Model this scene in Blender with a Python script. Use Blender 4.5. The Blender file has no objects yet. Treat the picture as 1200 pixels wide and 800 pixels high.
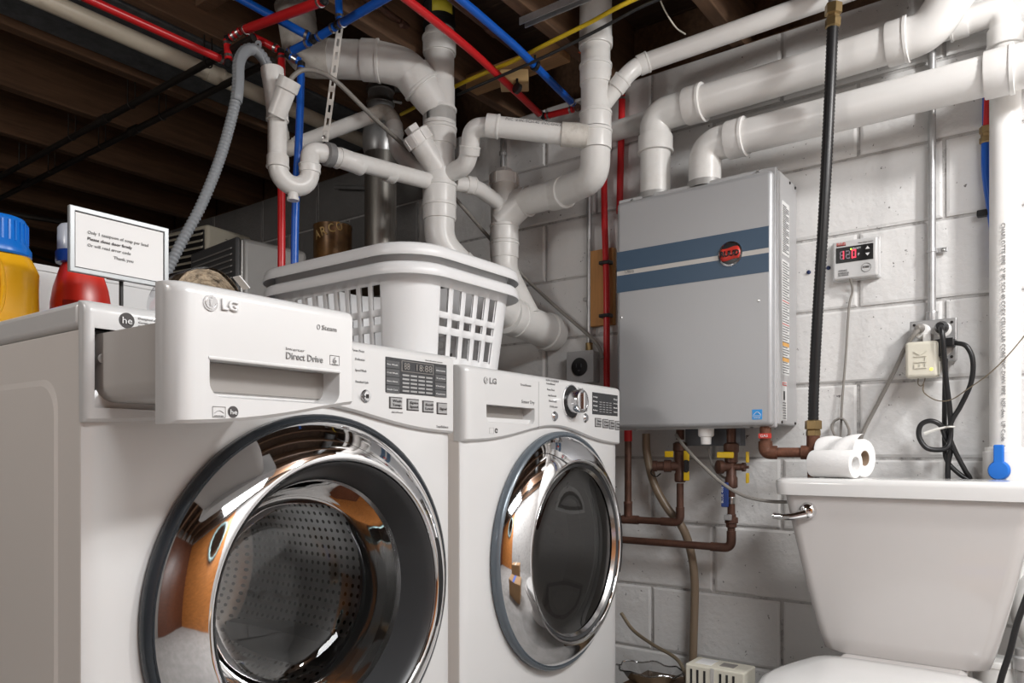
import bpy, bmesh, math, random
from mathutils import Vector, Matrix
random.seed(7)
C = bpy.context.scene.collection
scene = bpy.context.scene
PI = math.pi
V = Vector

# ------------------------------------------------------------------ camera
F, YH, CZ = 890.0, 530.0, 0.793          # focal length (px of 1200), horizon row, eye height
YAW = math.radians(36.5)                 # angle between view direction and the block wall's normal (+X)
FWD = V((math.cos(YAW), math.sin(YAW), 0)); RGT = V((math.sin(YAW), -math.cos(YAW), 0))
cam = bpy.data.objects.new('camera', bpy.data.cameras.new('camera')); C.objects.link(cam)
cam.location = (0, 0, CZ)
cam.rotation_euler = (PI/2, 0, -(PI/2 - YAW))
cam.data.sensor_width = 36; cam.data.lens = 36*F/1200
cam.data.shift_y = (YH-400)/1200
cam.data.clip_start = 0.01
scene.camera = cam

# ------------------------------------------------------------------ world, lights, exposure
w = bpy.data.worlds.new('world'); scene.world = w; w.use_nodes = True
w.node_tree.nodes['Background'].inputs[0].default_value = (0.9, 0.95, 1.0, 1)
w.node_tree.nodes['Background'].inputs[1].default_value = 0.05
def lamp(name, kind, loc, power, col, size=0.1, rot=(0, 0, 0), size_y=None):
    l = bpy.data.lights.new(name, kind); l.energy = power; l.color = col
    if kind == 'AREA':
        l.size = size
        if size_y: l.shape = 'RECTANGLE'; l.size_y = size_y
    else: l.shadow_soft_size = size
    o = bpy.data.objects.new(name, l); C.objects.link(o); o.location = loc; o.rotation_euler = rot
    return o
lamp('ceiling_bulb_light', 'POINT', (1.52, -0.62, 1.93), 46, (1.0, 0.985, 0.97), 0.07)
lamp('room_fill_light', 'AREA', (0.45, -0.72, 1.97), 42, (0.98, 0.99, 1.0), 1.0, (0, 0, 0), 0.7)  # added soft fill overhead behind the camera, no known fixture
lamp('far_fill_light', 'POINT', (-0.8, 1.5, 1.7), 24, (1.0, 0.96, 0.92), 0.15)  # unseen fill added to brighten the joists and the things at the left
vs = scene.view_settings
vs.view_transform = 'Standard'; vs.look = 'None'; vs.gamma = 1.0; vs.use_curve_mapping = False
vs.exposure = 0.30

# ------------------------------------------------------------------ places in the room
def ray(px, py):
    rx = (px-600)/F
    return V((FWD.x+RGT.x*rx, FWD.y+RGT.y*rx, (YH-py)/F))
ORG = V((0, 0, CZ))
def D(px, py, d): return ORG + ray(px, py)*d
def atX(px, py, X): r = ray(px, py); return ORG + r*(X/r.x)
def atY(px, py, Y): r = ray(px, py); return ORG + r*(Y/r.y)
def atZ(px, py, Z): r = ray(px, py); return ORG + r*((Z-CZ)/r.z)
WALL = 2.20                               # face of the block wall
FY = 0.965                                # fronts of the two machines

# ------------------------------------------------------------------ materials
def mat(name, col, rough=0.5, metal=0.0, var=0.0, vscale=6.0, bump=0.0, bscale=90.0,
        dirt=None, damt=0.0, dscale=9.0, coat=0.0, stretch=None, emit=None, estr=0.0):
    m = bpy.data.materials.new(name); m.use_nodes = True
    nt = m.node_tree; N = nt.nodes; L = nt.links
    b = N['Principled BSDF']
    b.inputs['Roughness'].default_value = rough; b.inputs['Metallic'].default_value = metal
    b.inputs['Coat Weight'].default_value = coat; b.inputs['Coat Roughness'].default_value = 0.08
    c4 = (*col, 1)
    b.inputs['Base Color'].default_value = c4
    geo = N.new('ShaderNodeNewGeometry')
    vec = geo.outputs['Position']
    if stretch:
        mp = N.new('ShaderNodeMapping'); mp.inputs['Scale'].default_value = stretch
        L.new(vec, mp.inputs['Vector']); vec = mp.outputs['Vector']
    out = None
    if var > 0:
        n = N.new('ShaderNodeTexNoise'); n.inputs['Scale'].default_value = vscale
        n.inputs['Detail'].default_value = 6; n.inputs['Roughness'].default_value = 0.65
        L.new(vec, n.inputs['Vector'])
        r = N.new('ShaderNodeValToRGB')
        r.color_ramp.elements[0].position = 0.3; r.color_ramp.elements[1].position = 0.7
        r.color_ramp.elements[0].color = (*[x*(1-var) for x in col], 1)
        r.color_ramp.elements[1].color = (*[min(1, x*(1+var)) for x in col], 1)
        L.new(n.outputs['Fac'], r.inputs['Fac']); out = r.outputs['Color']
    if dirt:
        n2 = N.new('ShaderNodeTexNoise'); n2.inputs['Scale'].default_value = dscale
        n2.inputs['Detail'].default_value = 8; n2.inputs['Roughness'].default_value = 0.7
        L.new(geo.outputs['Position'], n2.inputs['Vector'])
        r2 = N.new('ShaderNodeValToRGB')
        r2.color_ramp.elements[0].position = 0.52; r2.color_ramp.elements[1].position = 0.78
        r2.color_ramp.elements[0].color = (0, 0, 0, 1); r2.color_ramp.elements[1].color = (damt, damt, damt, 1)
        L.new(n2.outputs['Fac'], r2.inputs['Fac'])
        mx = N.new('ShaderNodeMix'); mx.data_type = 'RGBA'
        L.new(r2.outputs['Color'], mx.inputs['Factor'])
        if out: L.new(out, mx.inputs['A'])
        else: mx.inputs['A'].default_value = c4
        mx.inputs['B'].default_value = (*dirt, 1); out = mx.outputs['Result']
    if out: L.new(out, b.inputs['Base Color'])
    if bump > 0:
        n3 = N.new('ShaderNodeTexNoise'); n3.inputs['Scale'].default_value = bscale
        n3.inputs['Detail'].default_value = 5
        L.new(vec, n3.inputs['Vector'])
        bp = N.new('ShaderNodeBump'); bp.inputs['Strength'].default_value = bump; bp.inputs['Distance'].default_value = 0.004
        L.new(n3.outputs['Fac'], bp.inputs['Height']); L.new(bp.outputs['Normal'], b.inputs['Normal'])
    if emit:
        b.inputs['Emission Color'].default_value = (*emit, 1); b.inputs['Emission Strength'].default_value = estr
    return m

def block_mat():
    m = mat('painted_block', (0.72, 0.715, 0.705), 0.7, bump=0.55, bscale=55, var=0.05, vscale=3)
    nt = m.node_tree; N = nt.nodes; L = nt.links; b = N['Principled BSDF']
    geo = N.new('ShaderNodeNewGeometry')
    vo = N.new('ShaderNodeTexNoise'); vo.inputs['Scale'].default_value = 52; vo.inputs['Detail'].default_value = 3; vo.inputs['Roughness'].default_value = 0.8
    L.new(geo.outputs['Position'], vo.inputs['Vector'])
    r = N.new('ShaderNodeValToRGB'); r.color_ramp.elements[0].position = 0.675; r.color_ramp.elements[1].position = 0.72
    r.color_ramp.elements[0].color = (0, 0, 0, 1); r.color_ramp.elements[1].color = (0.9, 0.9, 0.9, 1)
    L.new(vo.outputs['Fac'], r.inputs['Fac'])
    src = b.inputs['Base Color'].links[0].from_socket
    mx = N.new('ShaderNodeMix'); mx.data_type = 'RGBA'
    L.new(r.outputs['Color'], mx.inputs['Factor']); L.new(src, mx.inputs['A'])
    mx.inputs['B'].default_value = (0.10, 0.095, 0.09, 1)
    L.new(mx.outputs['Result'], b.inputs['Base Color'])
    return m

def grey_block_mat():
    return mat('grey_block', (0.20, 0.195, 0.19), 0.85, bump=0.7, bscale=70, var=0.12, vscale=5)

def glass_mat(name, tint, rough=0.02, fac=0.12, ior=1.5):
    m = bpy.data.materials.new(name); m.use_nodes = True
    nt = m.node_tree; N = nt.nodes; L = nt.links
    for n in list(N): N.remove(n)
    o = N.new('ShaderNodeOutputMaterial'); mix = N.new('ShaderNodeMixShader')
    t = N.new('ShaderNodeBsdfTransparent'); t.inputs['Color'].default_value = (*tint, 1)
    g = N.new('ShaderNodeBsdfGlossy'); g.inputs['Roughness'].default_value = rough
    fr = N.new('ShaderNodeFresnel'); fr.inputs['IOR'].default_value = ior
    ma = N.new('ShaderNodeMath'); ma.operation = 'ADD'; ma.inputs[1].default_value = fac; ma.use_clamp = True
    L.new(fr.outputs['Fac'], ma.inputs[0]); L.new(ma.outputs[0], mix.inputs['Fac'])
    L.new(t.outputs['BSDF'], mix.inputs[1]); L.new(g.outputs['BSDF'], mix.inputs[2]); L.new(mix.outputs['Shader'], o.inputs['Surface'])
    return m

def drum_mat():
    # punched stainless steel: small dark holes on a grid round the drum axis
    m = mat('punched_steel', (0.55, 0.55, 0.56), 0.28, 1.0)
    nt = m.node_tree; N = nt.nodes; L = nt.links; b = N['Principled BSDF']
    uv = N.new('ShaderNodeUVMap'); uv.uv_map = 'drum'
    vo = N.new('ShaderNodeTexVoronoi'); vo.voronoi_dimensions = '2D'; vo.inputs['Scale'].default_value = 1.0; vo.inputs['Randomness'].default_value = 0.0
    L.new(uv.outputs['UV'], vo.inputs['Vector'])
    r = N.new('ShaderNodeValToRGB'); r.color_ramp.elements[0].position = 0.20; r.color_ramp.elements[1].position = 0.26
    r.color_ramp.elements[0].color = (0.02, 0.02, 0.02, 1); r.color_ramp.elements[1].color = (0.55, 0.55, 0.56, 1)
    L.new(vo.outputs['Distance'], r.inputs['Fac']); L.new(r.outputs['Color'], b.inputs['Base Color'])
    return m

M = dict(
    block=block_mat(), far_grey=grey_block_mat(),
    mortar=mat('painted_mortar', (0.52, 0.51, 0.50), 0.8, bump=0.6, bscale=120, dirt=(0.05, 0.045, 0.04), damt=1.0, dscale=26),
    concrete=mat('concrete', (0.30, 0.29, 0.28), 0.8, var=0.2, bump=0.2),
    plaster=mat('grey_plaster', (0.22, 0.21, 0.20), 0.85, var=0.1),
    orange_wood=mat('orange_wood', (0.52, 0.20, 0.055), 0.35, var=0.35, vscale=3.0, stretch=(1.2, 1.2, 14)),
    joist=mat('old_joist', (0.125, 0.066, 0.034), 0.75, var=0.35, vscale=4, stretch=(1.2, 14, 14), bump=0.3),
    newwood=mat('pale_lumber', (0.36, 0.20, 0.085), 0.65, var=0.25, vscale=4, stretch=(14, 1.2, 14)),
    subfloor=mat('dark_subfloor', (0.06, 0.034, 0.020), 0.85, var=0.35, vscale=5, stretch=(10, 1, 1)),
    orange_board=mat('orange_plywood', (0.50, 0.24, 0.075), 0.6, var=0.2, vscale=5, stretch=(8, 8, 1)),
    yellow_block=mat('sealed_pine', (0.56, 0.38, 0.18), 0.4, var=0.15),
    pvc=mat('white_pvc', (0.74, 0.735, 0.715), 0.32, var=0.03, vscale=8, dirt=(0.42, 0.36, 0.29), damt=0.35, dscale=7),
    pvc_clean=mat('clean_white_pvc', (0.82, 0.81, 0.79), 0.30, var=0.02, dirt=(0.5, 0.45, 0.38), damt=0.2, dscale=6),
    pvc_old=mat('stained_pvc', (0.60, 0.575, 0.53), 0.45, var=0.1, vscale=12, dirt=(0.22, 0.17, 0.12), damt=0.7, dscale=14),
    pvc_ivory=mat('ivory_pvc', (0.62, 0.56, 0.45), 0.35, var=0.05, dirt=(0.35, 0.28, 0.2), damt=0.3),
    rubber=mat('black_rubber', (0.015, 0.015, 0.016), 0.5),
    hose_black=mat('black_hose', (0.012, 0.012, 0.013), 0.38),
    grey_hose=mat('grey_hose', (0.25, 0.27, 0.29), 0.45),
    red_pex=mat('red_pex', (0.62, 0.018, 0.022), 0.3),
    blue_pex=mat('blue_pex', (0.006, 0.105, 0.52), 0.3),
    copper=mat('aged_copper', (0.105, 0.050, 0.034), 0.45, 0.35, var=0.3, vscale=25, dirt=(0.06, 0.03, 0.02), damt=0.6, dscale=30),
    iron=mat('rusty_iron', (0.15, 0.060, 0.034), 0.6, 0.3, var=0.4, vscale=40, bump=0.3),
    black_iron=mat('black_iron', (0.022, 0.018, 0.015), 0.5, 0.4, var=0.3),
    brass=mat('brass', (0.34, 0.24, 0.115), 0.35, 0.9, var=0.15, vscale=30),
    steel=mat('crimp_steel', (0.55, 0.55, 0.54), 0.3, 1.0),
    galv=mat('galvanised', (0.46, 0.46, 0.46), 0.36, 0.6, var=0.2, vscale=14),
    galv_dark=mat('dull_duct_steel', (0.16, 0.17, 0.18), 0.55, 0.5, var=0.3, vscale=30),
    flue=mat('flue_steel', (0.30, 0.285, 0.26), 0.42, 0.85, var=0.3, vscale=8, stretch=(6, 6, 0.6)),
    chrome=mat('chrome', (0.80, 0.80, 0.81), 0.05, 1.0),
    chrome_soft=mat('satin_chrome', (0.62, 0.62, 0.63), 0.18, 1.0),
    dark_wood=mat('dark_red_wood', (0.10, 0.035, 0.018), 0.35, var=0.3, vscale=3.0, stretch=(1.2, 1.2, 14)),
    rim_dark=mat('dark_rim', (0.035, 0.042, 0.050), 0.2, 0.3),
    rim_grey=mat('blue_grey_rim', (0.13, 0.155, 0.18), 0.25, 0.3),
    enamel=mat('white_enamel', (0.62, 0.62, 0.617), 0.28, coat=0.35),
    enamel_side=mat('side_enamel', (0.72, 0.685, 0.65), 0.35),
    plastic_white=mat('white_plastic', (0.59, 0.59, 0.587), 0.3, coat=0.2),
    plastic_grey=mat('grey_plastic', (0.50, 0.48, 0.46), 0.4),
    recess=mat('recess_grey', (0.25, 0.235, 0.22), 0.45),
    basket=mat('basket_white', (0.74, 0.745, 0.75), 0.35),
    black=mat('black_plastic', (0.012, 0.012, 0.013), 0.35),
    dark=mat('dark_display', (0.030, 0.031, 0.034), 0.25),
    dark2=mat('display_key', (0.075, 0.077, 0.080), 0.35),
    key_grey=mat('key_grey', (0.33, 0.33, 0.33), 0.4),
    ink=mat('dark_ink', (0.05, 0.045, 0.045), 0.6),
    ink_grey=mat('grey_ink', (0.27, 0.27, 0.27), 0.6),
    ink_white=mat('white_ink', (0.75, 0.75, 0.75), 0.6),
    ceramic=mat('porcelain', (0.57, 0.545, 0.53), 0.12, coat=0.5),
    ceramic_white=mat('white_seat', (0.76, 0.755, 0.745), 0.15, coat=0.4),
    paper=mat('tissue_paper', (0.88, 0.875, 0.865), 0.85, bump=0.25, bscale=260),
    card=mat('cardboard_core', (0.36, 0.26, 0.18), 0.85),
    carton=mat('brown_carton', (0.40, 0.24, 0.12), 0.8, var=0.1),
    sheet=mat('printed_sheet', (0.76, 0.76, 0.755), 0.5),
    heater=mat('heater_silver', (0.44, 0.445, 0.455), 0.42, 0.35, bump=0.08, bscale=400),
    heater_side=mat('heater_case_silver', (0.50, 0.50, 0.505), 0.4, 0.3),
    heater_dark=mat('heater_underside', (0.10, 0.105, 0.115), 0.5, 0.4),
    navy=mat('navy_stripe', (0.045, 0.085, 0.14), 0.4),
    stripe=mat('silver_stripe', (0.52, 0.50, 0.47), 0.4),
    red=mat('bright_red', (0.62, 0.045, 0.03), 0.4),
    sticker_blue=mat('sticker_blue', (0.03, 0.30, 0.72), 0.4),
    orange_ink=mat('orange_ink', (0.80, 0.42, 0.10), 0.5),
    led_red=mat('led_red', (0.7, 0.02, 0.04), 0.4, emit=(1.0, 0.05, 0.09), estr=1.6),
    led_dim=mat('led_dim', (0.30, 0.25, 0.30), 0.4),
    led_green=mat('led_green', (0.4, 0.8, 0.1), 0.4, emit=(0.6, 0.9, 0.1), estr=1.2),
    led_yellow=mat('led_yellow', (0.8, 0.7, 0.1), 0.4, emit=(0.95, 0.85, 0.15), estr=1.0),
    yellow=mat('valve_yellow', (0.72, 0.47, 0.01), 0.4),
    valve_blue=mat('valve_blue', (0.01, 0.16, 0.62), 0.4),
    handle_blue=mat('lever_blue', (0.02, 0.055, 0.24), 0.4),
    cable_yellow=mat('yellow_cable', (0.70, 0.49, 0.015), 0.4),
    cable_orange=mat('orange_cable', (0.65, 0.10, 0.02), 0.4),
    cable_brown=mat('brown_cable', (0.17, 0.135, 0.09), 0.45),
    cable_grey=mat('grey_cable', (0.24, 0.225, 0.205), 0.45),
    tube_tan=mat('tan_tube', (0.23, 0.17, 0.115), 0.35),
    ivory=mat('ivory_plastic', (0.68, 0.65, 0.55), 0.4),
    detergent_yellow=mat('yellow_bottle', (0.88, 0.45, 0.012), 0.28),
    detergent_red=mat('red_bottle', (0.86, 0.045, 0.028), 0.28),
    cap_blue=mat('cap_blue', (0.005, 0.17, 0.66), 0.3),
    cap_clear=mat('cap_frosted', (0.50, 0.54, 0.60), 0.25),
    cap_navy=mat('cap_navy', (0.01, 0.05, 0.28), 0.3),
    frame_grey=mat('frame_silver', (0.36, 0.38, 0.39), 0.35, 0.4),
    twine=mat('twine', (0.34, 0.27, 0.19), 0.9, var=0.7, vscale=55, bump=1.0, bscale=110),
    film=glass_mat('clear_film', (0.82, 0.82, 0.84), 0.12, 0.03),
    clear_tray=glass_mat('clear_tray_plastic', (0.85, 0.85, 0.85), 0.12, 0.12),
    beige=mat('beige_casing', (0.45, 0.42, 0.34), 0.5, var=0.06),
    unit_grey=mat('grey_casing', (0.33, 0.325, 0.315), 0.42, 0.2, var=0.06),
    can_brown=mat('can_brown', (0.15, 0.075, 0.025), 0.35, 0.4, var=0.5, vscale=18),
    gold=mat('gold_ink', (0.55, 0.37, 0.15), 0.4, 0.3),
    tub=mat('white_tub', (0.72, 0.73, 0.73), 0.45),
    shelf=mat('shelf_wood', (0.12, 0.075, 0.04), 0.7, var=0.2),
    glass_w=glass_mat('washer_door_glass', (0.52, 0.515, 0.50), 0.02, 0.015, 1.38),
    glass_d=glass_mat('dryer_door_glass', (0.20, 0.20, 0.205), 0.02, 0.17),
    gasket=mat('door_gasket', (0.035, 0.036, 0.038), 0.35),
    drum=drum_mat(),
    steel_in=mat('drum_steel', (0.42, 0.42, 0.43), 0.3, 1.0),
    strap=mat('white_strap', (0.66, 0.64, 0.60), 0.45),
    mirror=mat('mirror_glass', (0.85, 0.86, 0.86), 0.03, 1.0),
    teal=mat('teal_frame', (0.30, 0.43, 0.43), 0.5),
    clamp_grey=mat('grey_clamp', (0.20, 0.20, 0.20), 0.5),
    label_yellow=mat('label_yellow', (0.72, 0.62, 0.05), 0.5),
    tie_white=mat('white_tie', (0.75, 0.74, 0.70), 0.5),
    tape_blue=mat('blue_tape', (0.02, 0.11, 0.55), 0.6),
    nail=mat('blue_plug', (0.008, 0.02, 0.09), 0.5),
)

# ------------------------------------------------------------------ mesh collecting
def frame_of(t):
    t = t.normalized(); a = V((0, 0, 1)) if abs(t.z) < 0.9 else V((1, 0, 0))
    u = t.cross(a).normalized(); return u, t.cross(u).normalized()
class MB:
    def __init__(s): s.v = []; s.f = []
    def add(s, vs_, fs_):
        n = len(s.v); s.v += [V(p) for p in vs_]; s.f += [[i+n for i in q] for q in fs_]; return s
    def box(s, a, b):
        x0, y0, z0 = [min(a[i], b[i]) for i in range(3)]; x1, y1, z1 = [max(a[i], b[i]) for i in range(3)]
        return s.add([(x0,y0,z0),(x1,y0,z0),(x1,y1,z0),(x0,y1,z0),(x0,y0,z1),(x1,y0,z1),(x1,y1,z1),(x0,y1,z1)],
                     [(0,3,2,1),(4,5,6,7),(0,1,5,4),(1,2,6,5),(2,3,7,6),(3,0,4,7)])
    def obox(s, c, u, v, w_, du, dv, dw):        # box about c with half sizes along u, v, w
        vs_ = [c+u*a*du+v*b*dv+w_*d*dw for d in (-1, 1) for (a, b) in ((-1,-1),(1,-1),(1,1),(-1,1))]
        return s.add(vs_, [(0,3,2,1),(4,5,6,7),(0,1,5,4),(1,2,6,5),(2,3,7,6),(3,0,4,7)])
    def tube(s, pts, r, n=14, caps=True):
        pts = [V(p) for p in pts]; R = r if isinstance(r, (list, tuple)) else [r]*len(pts)
        T = []
        for i in range(len(pts)):
            a = pts[max(0, i-1)]; b = pts[min(len(pts)-1, i+1)]
            d = (b-a); T.append(d.normalized() if d.length > 1e-9 else (T[-1] if T else V((0,0,1))))
        u, _ = frame_of(T[0]); rings = []
        for i, p in enumerate(pts):
            t = T[i]; u = (u - t*u.dot(t)).normalized(); v = t.cross(u)
            rings.append([p+(u*math.cos(2*PI*k/n)+v*math.sin(2*PI*k/n))*R[i] for k in range(n)])
        return s.rings(rings, caps)
    def rings(s, rings, caps=True, closed=True):
        n = len(rings[0]); vs_ = [p for r_ in rings for p in r_]; fs_ = []
        for i in range(len(rings)-1):
            for k in range(n if closed else n-1):
                k2 = (k+1) % n
                fs_.append((i*n+k, i*n+k2, (i+1)*n+k2, (i+1)*n+k))
        if caps:
            fs_.append(tuple(range(n-1, -1, -1))); fs_.append(tuple((len(rings)-1)*n+k for k in range(n)))
        return s.add(vs_, fs_)
    def lathe(s, o, ax, prof, n=32, caps=True):   # prof: (radius, height along ax)
        o = V(o); ax = V(ax).normalized(); u, v = frame_of(ax)
        return s.rings([[o+ax*h+(u*math.cos(2*PI*k/n)+v*math.sin(2*PI*k/n))*max(r, 1e-4) for k in range(n)] for r, h in prof], caps)

def wloc(o):
    p = V((0, 0, 0))
    while o: p = p+o.location; o = o.parent
    return p
def obj(name, mb, m, parent=None, smooth=True, angle=38, bevel=0.0, seg=2, solid=0.0, sub=0):
    me = bpy.data.meshes.new(name)
    if parent: base = wloc(parent)
    else:
        xs = [p.x for p in mb.v]; ys = [p.y for p in mb.v]; zs = [p.z for p in mb.v]
        base = V(((min(xs)+max(xs))/2, (min(ys)+max(ys))/2, min(zs)))
    me.from_pydata([p-base for p in mb.v], [], mb.f); me.update()
    bm = bmesh.new(); bm.from_mesh(me); bmesh.ops.recalc_face_normals(bm, faces=bm.faces); bm.to_mesh(me); bm.free()
    me.materials.append(M[m] if isinstance(m, str) else m)
    if smooth:
        me.shade_smooth(); me.set_sharp_from_angle(angle=math.radians(angle))
    o = bpy.data.objects.new(name, me); C.objects.link(o)
    if parent: o.parent = parent
    else: o.location = base
    if solid:
        q = o.modifiers.new('solid', 'SOLIDIFY'); q.thickness = solid; q.offset = 0
    if bevel:
        q = o.modifiers.new('bevel', 'BEVEL'); q.width = bevel; q.segments = seg; q.limit_method = 'ANGLE'; q.angle_limit = math.radians(40)
    if sub:
        q = o.modifiers.new('sub', 'SUBSURF'); q.levels = sub; q.render_levels = sub
    return o
def tag(o, label=None, cat=None, group=None, kind=None):
    if label: o['label'] = label
    if cat: o['category'] = cat
    if group: o['group'] = group
    if kind: o['kind'] = kind
    return o
def thing(name, label, cat, loc, group=None):
    o = bpy.data.objects.new(name, None); C.objects.link(o); o.location = V(loc); o.empty_display_size = 0.05
    return tag(o, label, cat, group)
def struct(name, mb, m, **k): return tag(obj(name, mb, m, **k), kind='structure')

def smooth_path(pts, rad=0.05, n=6):
    """polyline with its corners rounded"""
    pts = [V(p) for p in pts]; out = [pts[0]]
    for i in range(1, len(pts)-1):
        a, b, c = pts[i-1], pts[i], pts[i+1]
        r = min(rad, (a-b).length*0.48, (c-b).length*0.48)
        p, q = b+(a-b).normalized()*r, b+(c-b).normalized()*r
        for k in range(n+1):
            t = k/n; out.append(p*(1-t)**2+b*2*t*(1-t)+q*t*t)
    out.append(pts[-1]); return out
def spline(pts, n=10):
    """Catmull-Rom through the points"""
    pts = [V(p) for p in pts]; P = [pts[0]*2-pts[1]]+pts+[pts[-1]*2-pts[-2]]; out = []
    for i in range(1, len(P)-2):
        a, b, c, d = P[i-1], P[i], P[i+1], P[i+2]
        for k in range(n):
            t = k/n
            out.append(0.5*((2*b)+(c-a)*t+(2*a-5*b+4*c-d)*t*t+(3*b-a-3*c+d)*t**3))
    out.append(pts[-1]); return out

# ------------------------------------------------------------------ flat print: lettering and marks
def text(s, p, u, v, h, m, parent, width=None, align='L', name='lettering', thick=0.0008, lift=0.0004, bold=0.0):
    """lettering of cap height h, baseline start p, along u, up v; lies on the face and is a hair proud of it"""
    cu = bpy.data.curves.new(name, 'FONT'); cu.body = s; cu.size = h/0.70; cu.offset = bold*cu.size; cu.extrude = 0; cu.resolution_u = 2
    cu.align_x = {'L': 'LEFT', 'C': 'CENTER', 'R': 'RIGHT'}[align]
    t = bpy.data.objects.new('tmp', cu); C.objects.link(t)
    dg = bpy.context.evaluated_depsgraph_get()
    me = bpy.data.meshes.new_from_object(t.evaluated_get(dg)); bpy.data.objects.remove(t); bpy.data.curves.remove(cu)
    u = V(u).normalized(); v = V(v).normalized(); nrm = u.cross(v)
    xs = [q.co.x for q in me.vertices] or [0]; sx = 1.0
    if width: sx = width/max(1e-6, (max(xs)-min(xs)))
    x0 = min(xs) if align == 'L' else 0
    base = wloc(parent)
    for q in me.vertices:
        q.co = V(p)+u*(q.co.x-x0)*sx+v*q.co.y+nrm*lift-base
    me.materials.clear(); me.materials.append(M[m]); me.name = name
    o = bpy.data.objects.new(name, me); C.objects.link(o); o.parent = parent
    q = o.modifiers.new('solid', 'SOLIDIFY'); q.thickness = thick; q.offset = 1
    return o
def plate(name, p, u, v, w_, h, m, parent, th=0.0012, bevel=0.0, lift=0.0):
    """thin plate: lower-left corner p, w along u, h along v, standing th proud"""
    u = V(u).normalized(); v = V(v).normalized(); n = u.cross(v)
    c = V(p)+u*w_/2+v*h/2+n*(th/2+lift)
    return obj(name, MB().obox(c, u, v, n, w_/2, h/2, th/2), m, parent, smooth=False, bevel=bevel)
def disc(name, c, nrm, r, m, parent, th=0.002, n=24, prof=None, **k):
    return obj(name, MB().lathe(c, nrm, prof or [(r, 0), (r, th*0.6), (r*0.94, th)], n), m, parent, **k)
EX, EY, EZ = V((1, 0, 0)), V((0, 1, 0)), V((0, 0, 1))

# ================================================================== THE ROOM
XL, XR, YF, YB = -1.5, 2.40, -1.35, 6.2
struct('floor', MB().box((XL-0.1, YF-0.1, -0.1), (XR, YB+0.1, 0)), 'concrete', smooth=False)
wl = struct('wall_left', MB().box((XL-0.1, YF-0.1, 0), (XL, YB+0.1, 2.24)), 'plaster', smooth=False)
for i in range(3):
    obj('panel', MB().box((XL, YF+0.002+i*0.60, 0.0), (XL+0.012, YF+0.599+i*0.60, 2.0)), 'dark_wood', wl, smooth=False, bevel=0.003)
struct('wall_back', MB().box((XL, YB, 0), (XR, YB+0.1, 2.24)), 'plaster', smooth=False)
wf = struct('wall_front', MB().box((XL, YF-0.1, 0), (2.206, YF-0.012, 2.24)), 'mortar', smooth=False)
for i in range(3):                                     # wood panelling opposite the machines
    x = XL+0.002+i*0.60
    obj('panel', MB().box((x, YF-0.012, 0.0), (x+0.597, YF, 2.0)), 'orange_wood', wf, smooth=False, bevel=0.003)
wr = struct('wall_right', MB().box((2.206, YF-0.1, 0), (XR, YB+0.1, 1.993)), 'mortar', smooth=False)

def block_mesh(L, H, seed):
    """one face shell of a concrete block, front at local x=0 (towards -x), origin at its lower middle"""
    rn = random.Random(seed); j = lambda a: rn.uniform(-a, a)
    b = MB(); y, e = L/2, 0.006
    out = [(0.003+j(.001), -y+j(.001), j(.001)), (0.003+j(.001), y+j(.001), j(.001)), (0.003+j(.001), y+j(.001), H+j(.001)), (0.003+j(.001), -y+j(.001), H+j(.001))]
    inn = [(j(.0006), -y+e+j(.0015), e+j(.0015)), (j(.0006), y-e+j(.0015), e+j(.0015)), (j(.0006), y-e+j(.0015), H-e+j(.0015)), (j(.0006), -y+e+j(.0015), H-e+j(.0015))]
    bk = [(0.03, p[1], p[2]) for p in out]
    b.add(inn+out+bk, [(0,3,2,1)]+[(i, (i+1) % 4, 4+(i+1) % 4, 4+i) for i in range(4)]+[(4+i, 4+(i+1) % 4, 8+(i+1) % 4, 8+i) for i in range(4)])
    me = bpy.data.meshes.new('block'); me.from_pydata(b.v, [], b.f); me.update()
    bm = bmesh.new(); bm.from_mesh(me); bmesh.ops.recalc_face_normals(bm, faces=bm.faces)
    bm.to_mesh(me); bm.free(); me.materials.append(M['block']); return me
full = [block_mesh(0.397, 0.195, s) for s in range(6)]
low = [block_mesh(0.397, 0.160, s+9) for s in range(2)]
far_grey = [block_mesh(0.397, 0.195, s+20) for s in range(3)]          # darker grey, further back
for me in far_grey: me.materials[0] = M['far_grey']
for k in range(10):
    z = -0.0358+0.2032*k+0.004
    y0 = 0.467 if k % 2 == 0 else 0.264
    for n in range(-5, 15):
        yc = y0+0.4064*n+0.2032
        if yc < YF+0.1 or yc > YB-0.2: continue
        if k == 0: me, z = random.choice(low), 0.004
        else: me = random.choice(full)
        if yc > 1.98 and k > 0: me = random.choice(far_grey)
        o = bpy.data.objects.new('block', me); C.objects.link(o); o.parent = wr
        o.location = V((WALL+random.uniform(-0.0012, 0.0012), yc, z))-wr.location

# ceiling: floorboards above, joists along X resting on the wall
ceil = struct('ceiling', MB().box((XL-0.1, YF-0.1, 2.225), (XR, YB+0.1, 2.26)), 'subfloor', smooth=False)
for k in range(-10, 10):
    y = 2.44+0.41*k
    if y < YF or y > YB: continue
    obj('joist', MB().box((XL, y-0.020, 2.0+random.uniform(-.004, .004)), (2.30, y+0.020, 2.224)), 'joist', ceil, smooth=False, bevel=0.003)
obj('rim_board', MB().box((2.31, YF, 2.0), (2.36, YB, 2.224)), 'joist', ceil, smooth=False)
obj('sill_board', MB().box((2.235, YF, 1.994), (2.309, YB, 2.012)), 'joist', ceil, smooth=False)
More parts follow.
